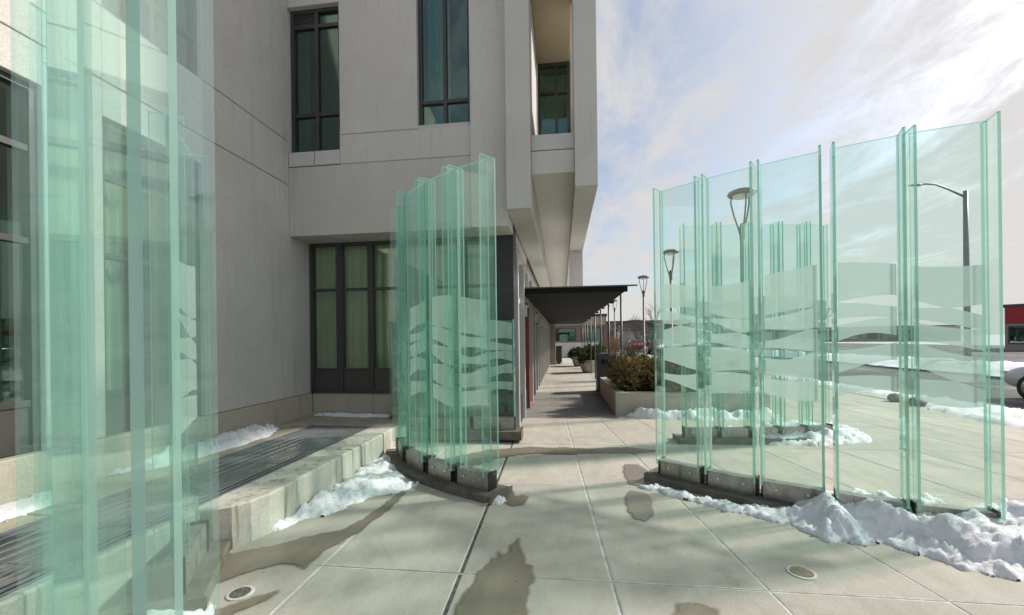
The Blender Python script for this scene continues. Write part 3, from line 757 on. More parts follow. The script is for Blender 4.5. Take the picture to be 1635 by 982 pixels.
# ------------------------------------------------------------------ snow
def smooth(t): t = np.clip(t, 0, 1); return t * t * (3 - 2 * t)
def poly_sd(o, Px, Py):
    n = len(o); inside = np.zeros(len(Px), bool); dist = np.full(len(Px), 1e9)
    for i in range(n):
        a, b = o[i], o[(i + 1) % n]; e = b - a
        t = np.clip(((Px - a[0]) * e[0] + (Py - a[1]) * e[1]) / (e @ e), 0, 1)
        dist = np.minimum(dist, np.hypot(Px - a[0] - t * e[0], Py - a[1] - t * e[1]))
        c = ((a[1] > Py) != (b[1] > Py)); sl = (b[0] - a[0]) * (Py - a[1]) / ((b[1] - a[1]) if b[1] != a[1] else 1e-9) + a[0]
        inside ^= (c & (Px < sl))
    return np.where(inside, dist, -dist)
def snow(name, label, outline, H, step=0.018, wid=0.16, amp=0.05, seed=0.0, z=0.0, mat='snow', edge=.05, group=None, kind=None, hf=None):
    o = np.array(outline, float); n = len(o); pts = []
    for i in range(n):
        a, b = o[i], o[(i + 1) % n]
        for t in np.linspace(0, 1, 6, endpoint=False): pts.append(a + (b - a) * t)
    lo = o.min(0) - .1; hi = o.max(0) + .1
    gx = np.arange(lo[0], hi[0], step); gy = np.arange(lo[1], hi[1], step)
    X, Y = np.meshgrid(gx, gy); Px = X.ravel(); Py = Y.ravel()
    sd = poly_sd(o, Px, Py)
    nz = np.zeros(len(Px)); n2 = np.zeros(len(Px)); n3 = np.zeros(len(Px))
    for i in np.nonzero(sd > -.12)[0]:
        p = Vector((Px[i], Py[i], seed))
        nz[i] = noise.noise(p * 6.0); n2[i] = abs(noise.noise(p * 13.0 + Vector((3, 1, 0)))); n3[i] = abs(noise.noise(p * 29.0)) + .6 * abs(noise.noise(p * 57.0))
    isl = np.zeros(len(Px))
    for i in np.nonzero(sd > -.10)[0]: isl[i] = max(0.0, noise.noise(Vector((Px[i] * 17, Py[i] * 17, seed + 5))) - .33)
    sd = sd + nz * edge + (n2 - .2) * edge * .6 + (0.17 * isl if edge < .08 else 0)
    Hh = H * (hf(Px) if hf else 1.0)
    h = Hh * smooth(sd / wid) * (0.75 + 0.5 * nz) + (amp * (n2 - .1) + amp * .7 * n3 + .006) * smooth(sd / .05)
    h = np.where(sd <= 0, -0.03, np.maximum(h, 0.004) + .008)
    keep = sd > -step * 1.5
    idx = -np.ones(len(Px), int); idx[keep] = np.arange(keep.sum())
    vs = [(Px[i], Py[i], z + h[i]) for i in np.nonzero(keep)[0]]
    nx = len(gx); fs = []
    for r in range(len(gy) - 1):
        for c in range(nx - 1):
            q = (r * nx + c, r * nx + c + 1, (r + 1) * nx + c + 1, (r + 1) * nx + c)
            if all(keep[k] for k in q) and any(sd[k] > 0 for k in q): fs.append(tuple(idx[k] for k in q))
    m = MB(); m.add(vs, fs)
    ob = m.build(name, mat, None, True)
    if kind: tag(ob, kind=kind)
    return tag(ob, label, 'snow', group)
snow('snow_bank', 'long lumpy snow bank heaped against the large right glass screen',
     [(0.78, 4.28), (1.12, 3.93), (1.50, 3.70), (1.78, 3.53), (1.92, 3.26), (2.28, 3.24), (2.46, 3.00), (2.70, 2.86), (3.2, 2.75), (3.9, 2.95), (4.1, 3.4), (3.7, 3.95), (3.1, 3.88), (2.65, 4.0), (2.2, 4.14), (1.95, 4.12), (1.80, 3.92), (1.60, 3.88), (1.38, 3.98), (1.2, 4.06), (1.05, 4.25), (0.95, 4.30)], 0.125, wid=.40, amp=.036, seed=1.0, edge=.065, hf=lambda x: 0.8 + 0.9 * smooth((x - 1.75) / .5))
snow('snow_bank', 'low snow strip lying along the stained kerb left of the path',
     [(-2.62, 2.86), (-2.36, 2.98), (-2.1, 3.3), (-1.84, 3.72), (-1.50, 4.12), (-1.62, 4.18), (-1.80, 4.48), (-2.06, 4.84), (-2.2, 5.4), (-2.34, 5.5), (-2.36, 4.6), (-2.36, 3.6), (-2.38, 3.05)], 0.085, wid=.22, amp=.026, seed=4.0, edge=.07)
snow('snow_bank', 'snow mound around the base of the distant glass screen',
     [(1.95, 6.45), (2.3, 6.2), (2.75, 6.1), (3.5, 6.1), (4.3, 6.35), (4.5, 6.7), (4.1, 7.3), (3.2, 7.1), (2.5, 6.75)], 0.17, step=.035, wid=.3, seed=7.0)
snow('snow_bank', 'white snow heap in front of the stone planter',
     [(1.18, 8.12), (1.6, 7.85), (2.3, 7.8), (3.3, 7.85), (3.95, 8.0), (3.9, 8.3), (2.6, 8.26), (1.4, 8.26)], 0.15, step=.035, wid=.2, seed=9.0)
snow('snow_bank', 'snow patch lying on the platform against the left wing wall',
     [(-4.12, 3.3), (-3.85, 3.5), (-3.72, 4.2), (-3.70, 4.9), (-3.9, 5.25), (-4.12, 5.3)], 0.12, wid=.2, amp=.03, seed=11.0, z=.31)
snow('snow_bank', 'thin line of snow along the window base at the platform end',
     [(-4.0, 6.22), (-3.2, 6.16), (-2.72, 6.18), (-2.7, 6.3), (-3.5, 6.34), (-4.0, 6.36)], 0.03, wid=.08, amp=.02, seed=12.0, z=.31, edge=.03)
snow('snow_bank', 'small snow patch on the platform beside the left window at the frame edge',
     [(-4.1, 2.2), (-3.8, 2.3), (-3.75, 2.7), (-3.95, 2.95), (-4.1, 2.9)], 0.02, wid=.08, amp=.015, seed=13.0, z=.31, edge=.04)
snow('snow_bank', 'small snow heap at the foot of the short glass screen by the grating',
     [(-2.2, 1.75), (-1.95, 1.85), (-1.9, 2.05), (-2.1, 2.1), (-2.35, 2.0)], 0.06, wid=.1, amp=.03, seed=14.0)
snow('snow_bank', 'crumbled snow at the path end of the left curved glass screen',
     [(-0.70, 3.72), (-0.58, 3.72), (-0.52, 3.80), (-0.60, 3.86), (-0.70, 3.80)], 0.03, step=.014, wid=.06, amp=.03, seed=15.0, edge=.025)
snow('snow_bank', 'ploughed snow strip along the road kerb at the far right',
     [(7.3, 5.0), (8.6, 5.0), (8.7, 9.0), (8.4, 11.0), (8.3, 16.0), (8.1, 24.0), (7.6, 24), (7.75, 14), (7.72, 10.4), (7.35, 9.4), (7.1, 8.0)], 0.10, step=.09, wid=.5, amp=.07, seed=16.0, edge=.12)
snow('snow_bank', 'ploughed snow ridge across the road in front of the red store',
     [(16, 2), (19, 2), (20, 14), (19, 30), (18, 48), (15.5, 48), (16.2, 28), (15.5, 12)], 0.30, step=.3, wid=1.2, amp=.16, seed=17.0, mat='snow', edge=.3)

# ------------------------------------------------------------------ wet patches and a darker band on the slabs
def wet(label, outline, jit=.012, seed=0, step=.013):
    o = np.array(outline, float); lo = o.min(0) - .06; hi = o.max(0) + .06
    gx = np.arange(lo[0], hi[0], step); gy = np.arange(lo[1], hi[1], step)
    X, Y = np.meshgrid(gx, gy); Px = X.ravel(); Py = Y.ravel(); sd = poly_sd(o, Px, Py)
    for i in np.nonzero(sd > -.06)[0]:
        p = Vector((Px[i], Py[i], seed * 3.1))
        sd[i] += jit * (1.4 * noise.noise(p * 9) + 1.1 * noise.noise(p * 23) + .6 * noise.noise(p * 51))
    keep = sd > -.03; idx = -np.ones(len(Px), int); idx[keep] = np.arange(keep.sum()); nx = len(gx); fs = []
    for r in range(len(gy) - 1):
        for c in range(nx - 1):
            q = (r * nx + c, r * nx + c + 1, (r + 1) * nx + c + 1, (r + 1) * nx + c)
            if all(keep[k] for k in q): fs.append(tuple(int(idx[k]) for k in q))
    m = MB(); m.add([(Px[i], Py[i], .005) for i in np.nonzero(keep)[0]], fs)
    me = m.mesh('wet_patch', 'wet_slab')
    at = me.attributes.new('wet', 'FLOAT', 'POINT'); at.data.foreach_set('value', np.clip(sd[keep] / .03 + .5, 0, 1).astype(np.float32))
    return tag(link('wet_patch', me), label, 'wet patch', 'wet patches on the pavement')
wet('jagged brown wet patch on the slab at the bottom middle', [(-0.63, 2.0), (-0.58, 2.4), (-0.55, 2.60), (-0.52, 2.66), (-0.49, 2.80), (-0.465, 2.79), (-0.46, 2.88), (-0.42, 2.86), (-0.39, 2.94), (-0.35, 3.10), (-0.315, 2.94), (-0.28, 2.85), (-0.27, 2.76), (-0.22, 2.72), (-0.19, 2.58), (-0.22, 2.44), (-0.21, 2.2), (-0.2, 2.0)], .014, 1)
wet('long diagonal darker band running out below the left kerb snow', [(-2.50, 2.52), (-2.40, 2.64), (-2.1, 2.84), (-1.9, 3.02), (-1.72, 3.12), (-1.66, 3.45), (-1.60, 3.95), (-1.56, 3.95), (-1.54, 3.50), (-1.60, 3.1), (-1.70, 2.78), (-1.72, 2.56), (-1.92, 2.58), (-2.06, 2.46), (-2.2, 2.3), (-2.45, 2.3)], .016, 2)  # darker, glossier band laid over the slabs
wet('small wet streak near the round drain at the lower left', [(-2.08, 2.02), (-1.92, 2.12), (-1.72, 2.32), (-1.70, 2.28), (-1.80, 2.1), (-1.92, 1.9), (-2.1, 1.85)], .012, 3)
wet('wide brown meltwater band crossing the path beyond the glass screens', [(-1.55, 5.02), (-1.0, 5.55), (-0.42, 5.74), (0.35, 5.72), (0.86, 5.82), (1.25, 5.66), (0.90, 5.52), (0.49, 5.50), (0.0, 5.40), (-0.40, 5.42), (-0.8, 5.2), (-1.0, 4.85), (-1.2, 4.75)], .03, 4)
wet('oblong wet stain beside the left end of the right glass screen', [(0.58, 3.52), (0.66, 3.48), (0.74, 3.60), (0.80, 3.9), (0.78, 4.12), (0.66, 4.16), (0.57, 4.0), (0.55, 3.7)], .01, 5)
wet('second wet stain just beyond the oblong one by the right screen', [(0.66, 4.36), (0.78, 4.30), (0.92, 4.40), (0.94, 4.75), (0.88, 5.05), (0.72, 5.02), (0.66, 4.7)], .015, 6)
wet('small dark wet spot at the path end of the left glass screen', [(-0.56, 3.78), (-0.46, 3.68), (-0.36, 3.74), (-0.33, 3.9), (-0.40, 3.97), (-0.46, 3.9), (-0.50, 4.05), (-0.56, 3.98)], .012, 7)
wet('rounded wet spot at the bottom edge right of the centre joint', [(0.57, 2.28), (0.62, 2.42), (0.73, 2.44), (0.82, 2.38), (0.84, 2.26), (0.7, 2.2)], .01, 8)

# ------------------------------------------------------------------ drains
def drain(x, y, r, label, mat):
    o = empty('floor_drain', (x, y, 0)); tag(o, label, 'drain')
    ring = []
    MB().lathe([(r * 1.35, 0.0), (r * 1.33, .0045), (r * 1.02, .006), (r * 1.0, .003)], (0, 0, 0), 28).build('rim', 'salt_ring', o)
    c = MB().lathe([(r, .001), (r * .97, .009), (r * .3, .0095), (.001, .0095)], (0, 0, 0), 28).build('cover', mat, o)
    for k in range(4):
        t = k * math.pi / 2 + .4
        MB().lathe([(r * .1, .009), (r * .09, .012), (.0005, .0125)], (r * .62 * math.cos(t), r * .62 * math.sin(t), 0), 8).build('screw', 'chrome', o)
drain(1.49, 2.82, 0.062, 'round brass drain with a pale salt ring at the lower right', 'drain_metal')
drain(-1.93, 2.26, 0.055, 'round grey drain cover on the slab by the left glass', 'drain_dark')

# ------------------------------------------------------------------ canopy
can = empty('entrance_canopy', (1.25, 8.0, 0)); tag(can, 'long flat dark metal canopy over the arcade walk on slim posts', 'canopy')
CL = Vector((1.25, 8.0, 0))
def cbox(nm, a, b, mat): o = box(nm, a, b, mat, can); o.location = -CL; return o
cbox('roof_deck', (SX + .06, 8.06, 2.44), (1.20, 26.0, 2.52), 'canopy_metal')
cbox('fascia', (SX + .06, 8.0, 2.40), (1.24, 8.058, 2.50), 'canopy_metal')
cbox('roof_edge', (SX + .06, 7.97, 2.502), (1.42, 8.04, 2.525), 'post_metal')
for k in range(8):
    y = 8.25 + 2.3 * k
    if k: cbox('rafter', (1.247, y + .46, 2.44), (1.36, y + .54, 2.50), 'canopy_metal')
    o = MB().tube([(1.22, y + .50, -0.05), (1.22, y + .50, 2.42)], .023, 10).build('post', 'post_metal', can, True); o.location = -CL
cbox('roof_bounce_sheet', (SX + .08, 8.08, 2.523), (1.18, 25.9, 2.535), 'white_paint')  # unseen white sheet added to bounce light up to the soffit
cbox('ceiling', (SX + .07, 8.06, 2.405), (1.19, 25.9, 2.435), 'canopy_metal')
cbox('edge_beam', (1.205, 8.06, 2.445), (1.245, 26.0, 2.515), 'canopy_metal')

# ------------------------------------------------------------------ planters and shrubs
pl = empty('stone_planter', (2.4, 8.3, 0)); tag(pl, 'low beige stone planter full of brown juniper beside the walk', 'planter')
PL = Vector((2.4, 8.3, 0))
def pbox(a, b, mat='planter_stone', nm='planter_wall'): o = box(nm, a, b, mat, pl); o.location = -PL; return bevel(o, .012, 2)
pbox((1.02, 8.25, -.05), (2.40, 8.45, .44)); pbox((2.404, 8.25, -.05), (3.86, 8.45, .44))
pbox((1.02, 8.454, -.05), (1.22, 10.0, .44)); pbox((1.02, 10.004, -.05), (1.22, 11.6, .44))
pbox((3.66, 8.454, -.05), (3.86, 11.6, .44)); pbox((1.224, 11.4, -.05), (3.656, 11.6, .44))
o = box('soil', (1.22, 8.45, 0), (3.66, 11.4, .36), 'soil', pl); o.location = -PL
def shrub(name, label, c, r, n, mat, seed, blade=(.10, .012), group=None, up=.5, cat='shrub'):
    rnd = random.Random(seed); m = MB()
    lobes = [(Vector((rnd.uniform(-.75, .75) * r[0], rnd.uniform(-.75, .75) * r[1], rnd.uniform(.1, .65) * r[2])), rnd.uniform(.30, .55)) for _ in range(12)]
    for i in range(n):
        lc, lr = rnd.choice(lobes)
        d = Vector((rnd.gauss(0, 1), rnd.gauss(0, 1), rnd.gauss(0.25, 1))).normalized()
        rr = rnd.random() ** .5
        p = lc + Vector((d.x * r[0] * lr, d.y * r[1] * lr, d.z * r[2] * lr)) * rr
        if p.z < 0: p.z = abs(p.z) * .4
        dd = (d + Vector((rnd.gauss(0, .5), rnd.gauss(0, .5), up + rnd.gauss(0, .4)))).normalized()
        L = blade[0] * rnd.uniform(.5, 1.4); wv = dd.orthogonal().normalized(); wv = (wv * math.cos(i) + dd.cross(wv) * math.sin(i)) * blade[1] * rnd.uniform(.6, 1.4)
        q = p + dd * L
        m.add([p - wv, p + wv, p + dd * L * .6 + wv * 1.3, q, p + dd * L * .6 - wv * 1.3], [(0, 1, 2, 3, 4)])
    st = MB()
    for k in range(6):
        lc, lr = lobes[k]; st.tube([(rnd.uniform(-.05, .05), rnd.uniform(-.05, .05), -.05), lc * .5, lc], [.014, .01, .005], 5)
    root = empty(name, c); tag(root, label, cat, group)
    m.build('foliage', mat, root); st.build('stem', 'bark', root)
    return root
shrub('juniper_shrub', 'brown-green juniper filling the front left corner of the planter', (1.80, 8.98, .36), (.80, .58, .76), 7000, 'juniper', 1, group='junipers in the planter')
shrub('juniper_shrub', 'brown juniper at the right end of the planter front', (3.0, 9.0, .36), (.75, .55, .72), 5200, 'juniper', 2, group='junipers in the planter')
shrub('juniper_shrub', 'darker juniper behind the front one, along the walk side of the planter', (1.75, 10.2, .36), (.65, .65, .72), 3600, 'evergreen', 3, group='junipers in the planter')
shrub('juniper_shrub', 'low juniper at the back right of the planter', (3.05, 10.4, .36), (.60, .70, .50), 3000, 'juniper', 4, group='junipers in the planter')
def twiggy(label, c, h, n, seed, spread=.35, mat='twig', group='bare shrubs along the walk'):
    rnd = random.Random(seed); m = MB()
    for i in range(n):
        a = rnd.uniform(0, 2 * math.pi); t = rnd.uniform(.1, 1) * spread
        p0 = Vector((rnd.uniform(-.1, .1), rnd.uniform(-.1, .1), 0)); p1 = p0 + Vector((math.cos(a) * t * .5, math.sin(a) * t * .5, h * .5 * rnd.uniform(.7, 1.1))); p2 = p1 + Vector((math.cos(a) * t * .6 + rnd.gauss(0, .06), math.sin(a) * t * .6 + rnd.gauss(0, .06), h * .5 * rnd.uniform(.5, 1.1)))
        m.tube([p0, p1, p2], [.008, .006, .003], 4)
        for _ in range(3):
            q = p1.lerp(p2, rnd.random()); m.tube([q, q + Vector((rnd.gauss(0, .1), rnd.gauss(0, .1), rnd.uniform(.08, .25)))], [.004, .002], 3)
    root = empty('bare_shrub', c); tag(root, label, 'shrub', group)
    m.build('twigs', mat, root)
    return root
twiggy('reddish bare twiggy shrub rising behind the juniper by the first canopy post', (1.75, 11.0, .36), 1.15, 60, 5)
twiggy('bare twiggy shrub at the back right corner of the stone planter', (2.9, 11.1, .36), 1.0, 50, 6)

# tall grey litter bin with rounded top at the planter's far corner
b = empty('litter_bin', (1.22, 11.95, 0)); tag(b, 'dark grey round-topped litter bin at the far end of the planter', 'litter bin')
prof = [(-.26, 0), (.26, 0), (.26, .92)] + [(.26 * math.cos(t), .92 + .17 * math.sin(t)) for t in [k * math.pi / 10 for k in range(1, 10)]] + [(-.26, .92)]
m = MB(); vs = [(x, -.24, z) for x, z in prof] + [(x, .24, z) for x, z in prof]; n = len(prof)
m.add(vs, [tuple(range(n)), tuple(range(2 * n - 1, n - 1, -1))] + [(i, n + i, n + (i + 1) % n, (i + 1) % n) for i in range(n)])
bevel(m.build('body', 'bin_grey', b), .012)
box('bin_mouth', (-.15, -.246, .78), (.15, -.239, .92), 'slot', b); box('base_ring', (-.27, -.25, 0), (.27, .25, .05), 'frame', b)

def pot(c, r, h, label, seed):
    o = empty('flower_pot', c); tag(o, label, 'flower pot', 'pots along the walk')
    MB().lathe([(r * .72, 0), (r * .95, h * .45), (r, h * .85), (r * 1.06, h * .88), (r * 1.06, h), (r * .9, h), (r * .85, h * .85)], (0, 0, 0), 24).build('bowl', 'planter_stone', o, True)
    MB().lathe([(r * .86, h * .80), (.01, h * .86)], (0, 0, 0), 24).build('soil', 'soil', o)
pot((1.20, 18.6, 0), .42, .55, 'round pale stone pot with a dark shrub beyond the planter', 1)
shrub('potted_shrub', 'dark evergreen shrub growing in the nearer round stone pot', (1.20, 18.6, .45), (.62, .62, .75), 2200, 'evergreen', 11, (.14, .02), 'shrubs in the pots')
pot((0.95, 23.0, 0), .42, .55, 'farther round stone pot near the end of the canopy', 2)
shrub('potted_shrub', 'small evergreen shrub growing in the farther stone pot', (0.95, 23.0, .45), (.55, .55, .6), 1400, 'evergreen', 12, (.14, .02), 'shrubs in the pots')
b = empty('square_bin', (-.30, 25.2, 0)); tag(b, 'small dark square waste bin by the column at the arcade end', 'bin')
bevel(box('body', (-.28, -.25, .08), (.28, .25, 1.0), 'frame', b), .02); box('lid', (-.30, -.27, 1.002), (.30, .27, 1.08), 'dark_cladding', b); box('foot', (-.2, -.2, 0), (.2, .2, .08), 'slot', b)
b = empty('stone_column', (-.62, 24.6, 0)); tag(b, 'square stone column at the far end of the arcade', 'column')
bevel(box('shaft', (-.24, -.24, .15), (.24, .24, 2.43), 'tan_wall', b), .015); bevel(box('base', (-.28, -.28, 0), (.28, .28, .148), 'base_stone', b), .01)

# ------------------------------------------------------------------ post-top lamps and street light
def lamp():
    o = empty('lamp_post', (0, 0, 0))
    MB().tube([(0, 0, 0), (0, 0, .5), (0, 0, .52), (0, 0, 3.5)], [.075, .07, .05, .042], 12).build('pole', 'post_metal', o, True)
    MB().lathe([(.14, 0), (.14, .03), (.08, .06)], (0, 0, 0), 16).build('base_plate', 'post_metal', o)
    for k in range(3):
        t = k * 2 * math.pi / 3 + .5; c, s = math.cos(t), math.sin(t)
        MB().tube([(c * r, s * r, z) for r, z in ((.03, 3.55), (.07, 3.70), (.14, 3.94), (.20, 4.22), (.19, 4.36))], [.02, .018, .016, .015, .014], 7).build('arm', 'post_metal', o, True)
    MB().lathe([(.045, 3.46), (.05, 3.5), (.05, 3.72), (.03, 3.78)], (0, 0, 0), 14).build('collar', 'frame', o, True)
    MB().lathe([(.19, 4.33), (.25, 4.345), (.265, 4.375), (.245, 4.41), (.17, 4.445), (.06, 4.465), (.002, 4.47)], (0, 0, 0), 28).build('shade', 'post_metal', o, True)
    MB().lathe([(.04, 4.28), (.13, 4.295), (.18, 4.33)], (0, 0, 0), 20).build('lens', 'white_paint', o, True)
    return o
l0 = lamp()
spots = [((3.60, 8.75), 'nearest post-top lamp, behind the large right glass screen'), ((3.62, 14.3), 'second post-top lamp, at the left end of the right glass screen'), ((3.80, 19.9), 'slim post-top lamp in the open gap right of the canopy'), ((3.9, 31.5), 'farthest small post-top lamp beyond the canopy posts')]
for k, ((x, y), lab) in enumerate(spots):
    o = l0 if k == 0 else copy_tree(l0)
    o.location = (x, y, 0); o.rotation_euler = (0, 0, .4 * k); tag(o, lab, 'lamp post', 'post-top lamps along the walk')
sl = empty('street_light', (18.6, 21.5, -.13)); tag(sl, 'tall cobra-head street light on a grey pole behind the right glass screen', 'street light')
MB().tube([(0, 0, 0), (0, 0, 4), (0, 0, 8.3)], [.13, .11, .085], 12).build('pole', 'post_metal', sl, True)
MB().tube([(0, 0, 8.0), (-.7, .02, 8.42), (-1.2, .03, 8.66), (-1.6, .04, 8.72), (-2.0, .05, 8.70)], [.05, .045, .04, .04, .035], 8).build('arm', 'post_metal', sl, True)
m = MB().lathe([(.02, 0), (.06, .03), (.08, .2), (.075, .5), (.03, .6)], (0, 0, 0), 12).build('lamp_head', 'post_metal', sl, True)
m.rotation_euler = (0, R(-90), 0); m.location = (-1.75, .05, 8.69); m.scale = (.6, 1.3, 1)
MB().lathe([(.2, 0), (.2, .04), (.14, .08)], (0, 0, 0), 14).build('base_plate', 'post_metal', sl)

# ------------------------------------------------------------------ cars
def car(mat):
    root = empty('parked_car')
    prof = [  # y, half width, bottom z, belt z, roof z, roof half width
        (-2.25, .62, .42, .70, .70, .5), (-2.18, .76, .30, .80, .82, .6), (-1.7, .87, .22, .92, .98, .66), (-1.05, .89, .20, .95, 1.40, .58),
        (-.4, .90, .20, .95, 1.46, .60), (.3, .90, .20, .94, 1.44, .60), (.75, .89, .20, .93, 1.28, .60), (1.15, .88, .20, .90, .98, .66), (1.8, .86, .22, .80, .84, .66), (2.15, .76, .28, .66, .70, .56), (2.25, .60, .38, .58, .60, .45)]
    m = MB(); vs = []; ring = 10
    for y, hw, zb, zt, zr, rw in prof:
        half = [(0, zb), (hw * .9, zb), (hw, zb + (zt - zb) * .45), (hw * .97, zt), (rw, zr - .02), (0, zr)]
        vs += [(x, y, z) for x, z in half] + [(-x, y, z) for x, z in half[4:0:-1]]
    fs = []
    for i in range(len(prof) - 1):
        for k in range(ring): fs.append((i * ring + k, (i + 1) * ring + k, (i + 1) * ring + (k + 1) % ring, i * ring + (k + 1) % ring))
    fs.append(tuple(range(ring))); fs.append(tuple(range((len(prof) - 1) * ring + ring - 1, (len(prof) - 1) * ring - 1, -1)))
    m.add(vs, fs)
    bo = m.build('body', mat, root, True); md = bo.modifiers.new('sub', 'SUBSURF'); md.levels = 1; md.render_levels = 2
    for s in (-1, 1):
        g = MB(); g.add([(s * .885, -1.25, .97), (s * .90, .72, .965), (s * .70, .45, 1.33), (s * .685, -.95, 1.33)], [(0, 1, 2, 3) if s > 0 else (3, 2, 1, 0)])
        for v in range(4): g.v[v] = (g.v[v][0] * 1.012, g.v[v][1], g.v[v][2])
        g.build('side_window', 'car_glass', root)
        bevel(box('mirror', (s * .90 if s > 0 else -1.05, .55, .93), (1.05 if s > 0 else s * .90, .68, 1.05), mat, root), .03)
        bevel(box('headlight', (s * .62 - .14, 2.10, .60), (s * .62 + .14, 2.20, .70), 'white_paint', root), .03)
        bevel(box('tail_light', (s * .64 - .14, -2.24, .68), (s * .64 + .14, -2.12, .82), 'paint_red', root), .03)
        for y in (-1.35, 1.35):
            w = MB().lathe([(.2, -.10), (.30, -.10), (.325, -.06), (.325, .06), (.30, .10), (.2, .10)], (0, 0, 0), 22).build('wheel', 'rubber', root, True)
            w.rotation_euler = (0, R(90), 0); w.location = (s * .80, y, .325)
            MB().lathe([(.2, -.105), (.19, -.06), (.05, -.09), (.01, -.11)] if s < 0 else [(.01, .11), (.05, .09), (.19, .06), (.2, .105)], (0, 0, 0), 18).build('rim', 'chrome', w, True)
    g = MB(); g.add([(-.72, .80, 1.30), (.72, .80, 1.30), (.80, 1.22, .97), (-.80, 1.22, .97)], [(3, 2, 1, 0)]); g.v = [(x, y + .03, z + .03) for x, y, z in g.v]; g.build('windscreen', 'car_glass', root)
    g = MB(); g.add([(-.66, -1.12, 1.36), (.66, -1.12, 1.36), (.74, -1.62, 1.02), (-.74, -1.62, 1.02)], [(0, 1, 2, 3)]); g.v = [(x, y - .03, z + .03) for x, y, z in g.v]; g.build('rear_window', 'car_glass', root)
    return root
c0 = car('paint_silver')
c0.location = (11.9, 9.85, -.13); tag(c0, 'silver car parked by the kerb, cut by the right picture edge', 'car', 'cars along the road')
def place_car(mat, x, y, rz, lab):
    c = copy_tree(c0); c.location = (x, y, -.13); c.rotation_euler = (0, 0, rz); tag(c, lab, 'car', 'cars along the road')
    for ch in c.children:
        if ch.name.startswith(('body', 'mirror')): ch.data = ch.data.copy(); ch.data.materials[0] = MATS[mat]
place_car('paint_dark', 9.4, 44, 0, 'dark car parked far off, right of the slim lamp post')
place_car('paint_white', 11.9, 47, .05, 'white car parked far off beside the dark car')
place_car('paint_red', 9.2, 54, 0, 'small dark red car parked farthest along the road')
place_car('paint_white', 36.0, 30.5, 1.2, 'white car parked in front of the red store')
place_car('paint_dark', 40.0, 31.0, 1.2, 'dark car parked beside the white one at the red store')

# ------------------------------------------------------------------ far buildings
def shop(name, label, loc, rz, L, D, Hh, wallm, bandm, nwin, zb):
    o = empty(name, loc, rz); tag(o, label, 'building')
    box('wall', (-L / 2, 0, -.2), (L / 2, D, Hh), wallm, o)
    box('roof', (-L / 2 - .1, -.1, Hh + .002), (L / 2 + .1, D + .1, Hh + .3), 'frame', o)
    box('fascia', (-L / 2 + .1, -.15, zb), (L / 2 - .1, -.002, Hh - .01), bandm, o)
    for k in range(nwin):
        x = -L / 2 + L * (k + .5) / nwin; wd = L / nwin * .38
        w = box('window', (x - wd - .08, -.06, .5), (x + wd + .08, -.003, zb - .3), 'frame', o)
        box('pane', (x - wd, -.08, .6), (x + wd, -.062, zb - .4), 'upper_window_glass', w)
    return o
shop('red_store', 'far store with a wide red fascia at the right picture edge', (48.6, 38.8, 0), R(-48), 18, 12, 4.1, 'tan_wall', 'red_fascia', 7, 2.5)
shop('brick_building', 'low brick building closing the view at the end of the arcade walk', (0.3, 46, 0), 0, 9, 10, 3.9, 'brick', 'tan_wall', 3, 3.0)
shop('office_block', 'tan low block behind the bare trees right of the canopy', (15, 78, 0), R(-5), 16, 12, 4.4, 'tan_wall', 'brick', 6, 3.4)
shop('dark_store', 'long dark roofed building on the horizon behind the glass screens', (70, 120, 0), R(-30), 50, 14, 3.4, 'brick', 'tan_wall', 14, 2.8)
wl_ = empty('garden_wall', (0.6, 33, 0)); tag(wl_, 'low grey block wall across the end of the walk', 'wall')
for k in range(5):
    for r in range(4): bevel(box('block', (-2.5 + k * .9 + (r % 2) * .2, 0, r * .3), (-2.5 + k * .9 + .894 + (r % 2) * .2, .3, r * .3 + .294), 'wall_concrete', wl_), .008, 1)
fc = empty('forecourt_canopy', (11.0, 66, 0)); tag(fc, 'white curved forecourt roof on columns seen between the canopy posts', 'canopy')
m = MB(); vs = []
for i in range(13):
    t = i / 12; x = -3.4 + 6.8 * t; z = 3.5 + .75 * math.sin(math.pi * t)
    vs += [(x, -2, z), (x, 2.5, z), (x, 2.5, z - .35), (x, -2, z - .35)]
fs = []
for i in range(12):
    for k in range(4): fs.append((i * 4 + k, i * 4 + 4 + k, i * 4 + 4 + (k + 1) % 4, i * 4 + (k + 1) % 4))
fs += [(0, 1, 2, 3), (51, 50, 49, 48)]
m.add(vs, fs); m.build('roof', 'bin_grey', fc, True)
for x in (-2, 2): MB().tube([(x, 0, 0), (x, 0, 3.7)], .18, 10).build('column', 'white_paint', fc)
box('kiosk', (-1.7, 3, 0), (1.9, 6, 2.6), 'white_paint', fc)

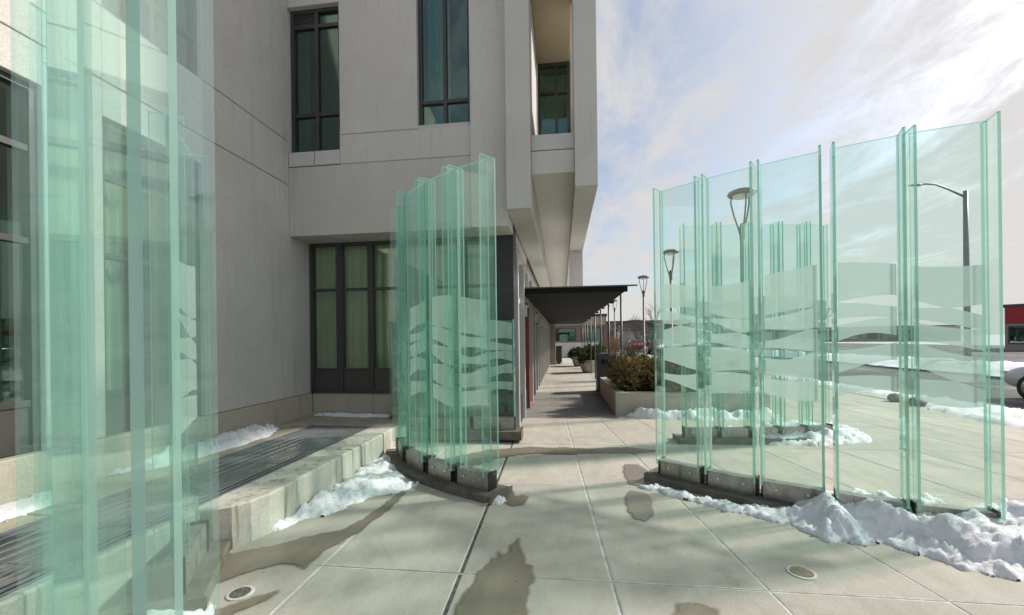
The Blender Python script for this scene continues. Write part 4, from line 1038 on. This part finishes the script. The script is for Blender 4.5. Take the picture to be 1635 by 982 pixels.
# ------------------------------------------------------------------ bare trees
def bare_tree(label, loc, h, seed, levels=5):
    rnd = random.Random(seed); t = MB(); br = MB()
    def grow(p, d, L, r, lv):
        segs = 3; pts = [p]; q = p
        for s in range(segs):
            d = (d + Vector((rnd.gauss(0, .10), rnd.gauss(0, .10), .05))).normalized(); q = q + d * L / segs; pts.append(q)
        (t if lv == 0 else br).tube(pts, [r, r * .88, r * .76, r * .62], 7 if lv == 0 else (5 if lv < 3 else 3), cap=False)
        if lv >= levels: return
        for k in range(rnd.choice((3, 3, 4)) if lv < 2 else 3):
            u = rnd.uniform(.45, 1.0) if k else 1.0
            bp = p.lerp(q, u); ax = d.orthogonal().normalized(); ax = Matrix.Rotation(rnd.uniform(0, 6.28), 3, d) @ ax
            nd = (d * math.cos(a := rnd.uniform(.35, .8)) + ax * math.sin(a)).normalized()
            grow(bp, nd, L * rnd.uniform(.58, .78), r * .55, lv + 1)
    grow(Vector((0, 0, -.1)), Vector((0, 0, 1)), h * .30, h * .020, 0)
    o = empty('bare_tree', loc); tag(o, label, 'tree', 'leafless trees along the road')
    t.build('trunk', 'bark', o, True); br.build('crown', 'bark', o)
trees = [((52.5, 42.0), 11.0, 'leafless tree standing above the red store roof'), ((7.6, 36), 5.5, 'leafless tree just right of the slim lamp post'), ((8.6, 43), 6.0, 'leafless tree behind the parked dark car'),
         ((6.0, 47), 5.0, 'leafless tree between the canopy posts and the slim lamp'), ((10.6, 60), 7.0, 'leafless tree on the horizon beside the forecourt roof'), ((14.0, 52), 6.5, 'leafless tree at the left edge of the right glass screen'),
         ((20, 55), 7.0, 'leafless tree faint behind the frosted right screen'), ((34, 60), 8.0, 'leafless tree far behind the right screen near the street light')]
for k, ((x, y), h, lab) in enumerate(trees): bare_tree(lab, (x, y, -.1), h, 30 + k, 5 if k < 5 else 4)
for k, (x, y, lab) in enumerate(((1.9, 15.0, 'reddish bare shrub left of the slim lamp post, beyond the planter'), (2.5, 21.5, 'bare reddish shrub behind the second canopy post'), (2.9, 26.0, 'far bare reddish shrub near the end of the planter row'))):
    twiggy(lab, (x, y, 0), 1.7, 70, 50 + k, .6)

# stones on the far snow strip
for k, (x, y, lab) in enumerate(((7.45, 10.3, 'dark stone lying at the kerb, left of the tall glass joint'), (7.42, 9.7, 'dark stone lying at the kerb, right of its neighbour'))):
    m = MB(); rnd = random.Random(k)
    prof = [(.02, 0), (.13, .02), (.15, .09), (.09, .16), (.01, .19)]
    m.lathe(prof, (0, 0, 0), 9); m.v = [(a * rnd.uniform(.75, 1.25), b * rnd.uniform(.75, 1.25), c) for a, b, c in m.v]
    o = m.build('rock', 'rock'); o.location = (x, y, 0); tag(o, lab, 'rock', 'stones at the kerb')
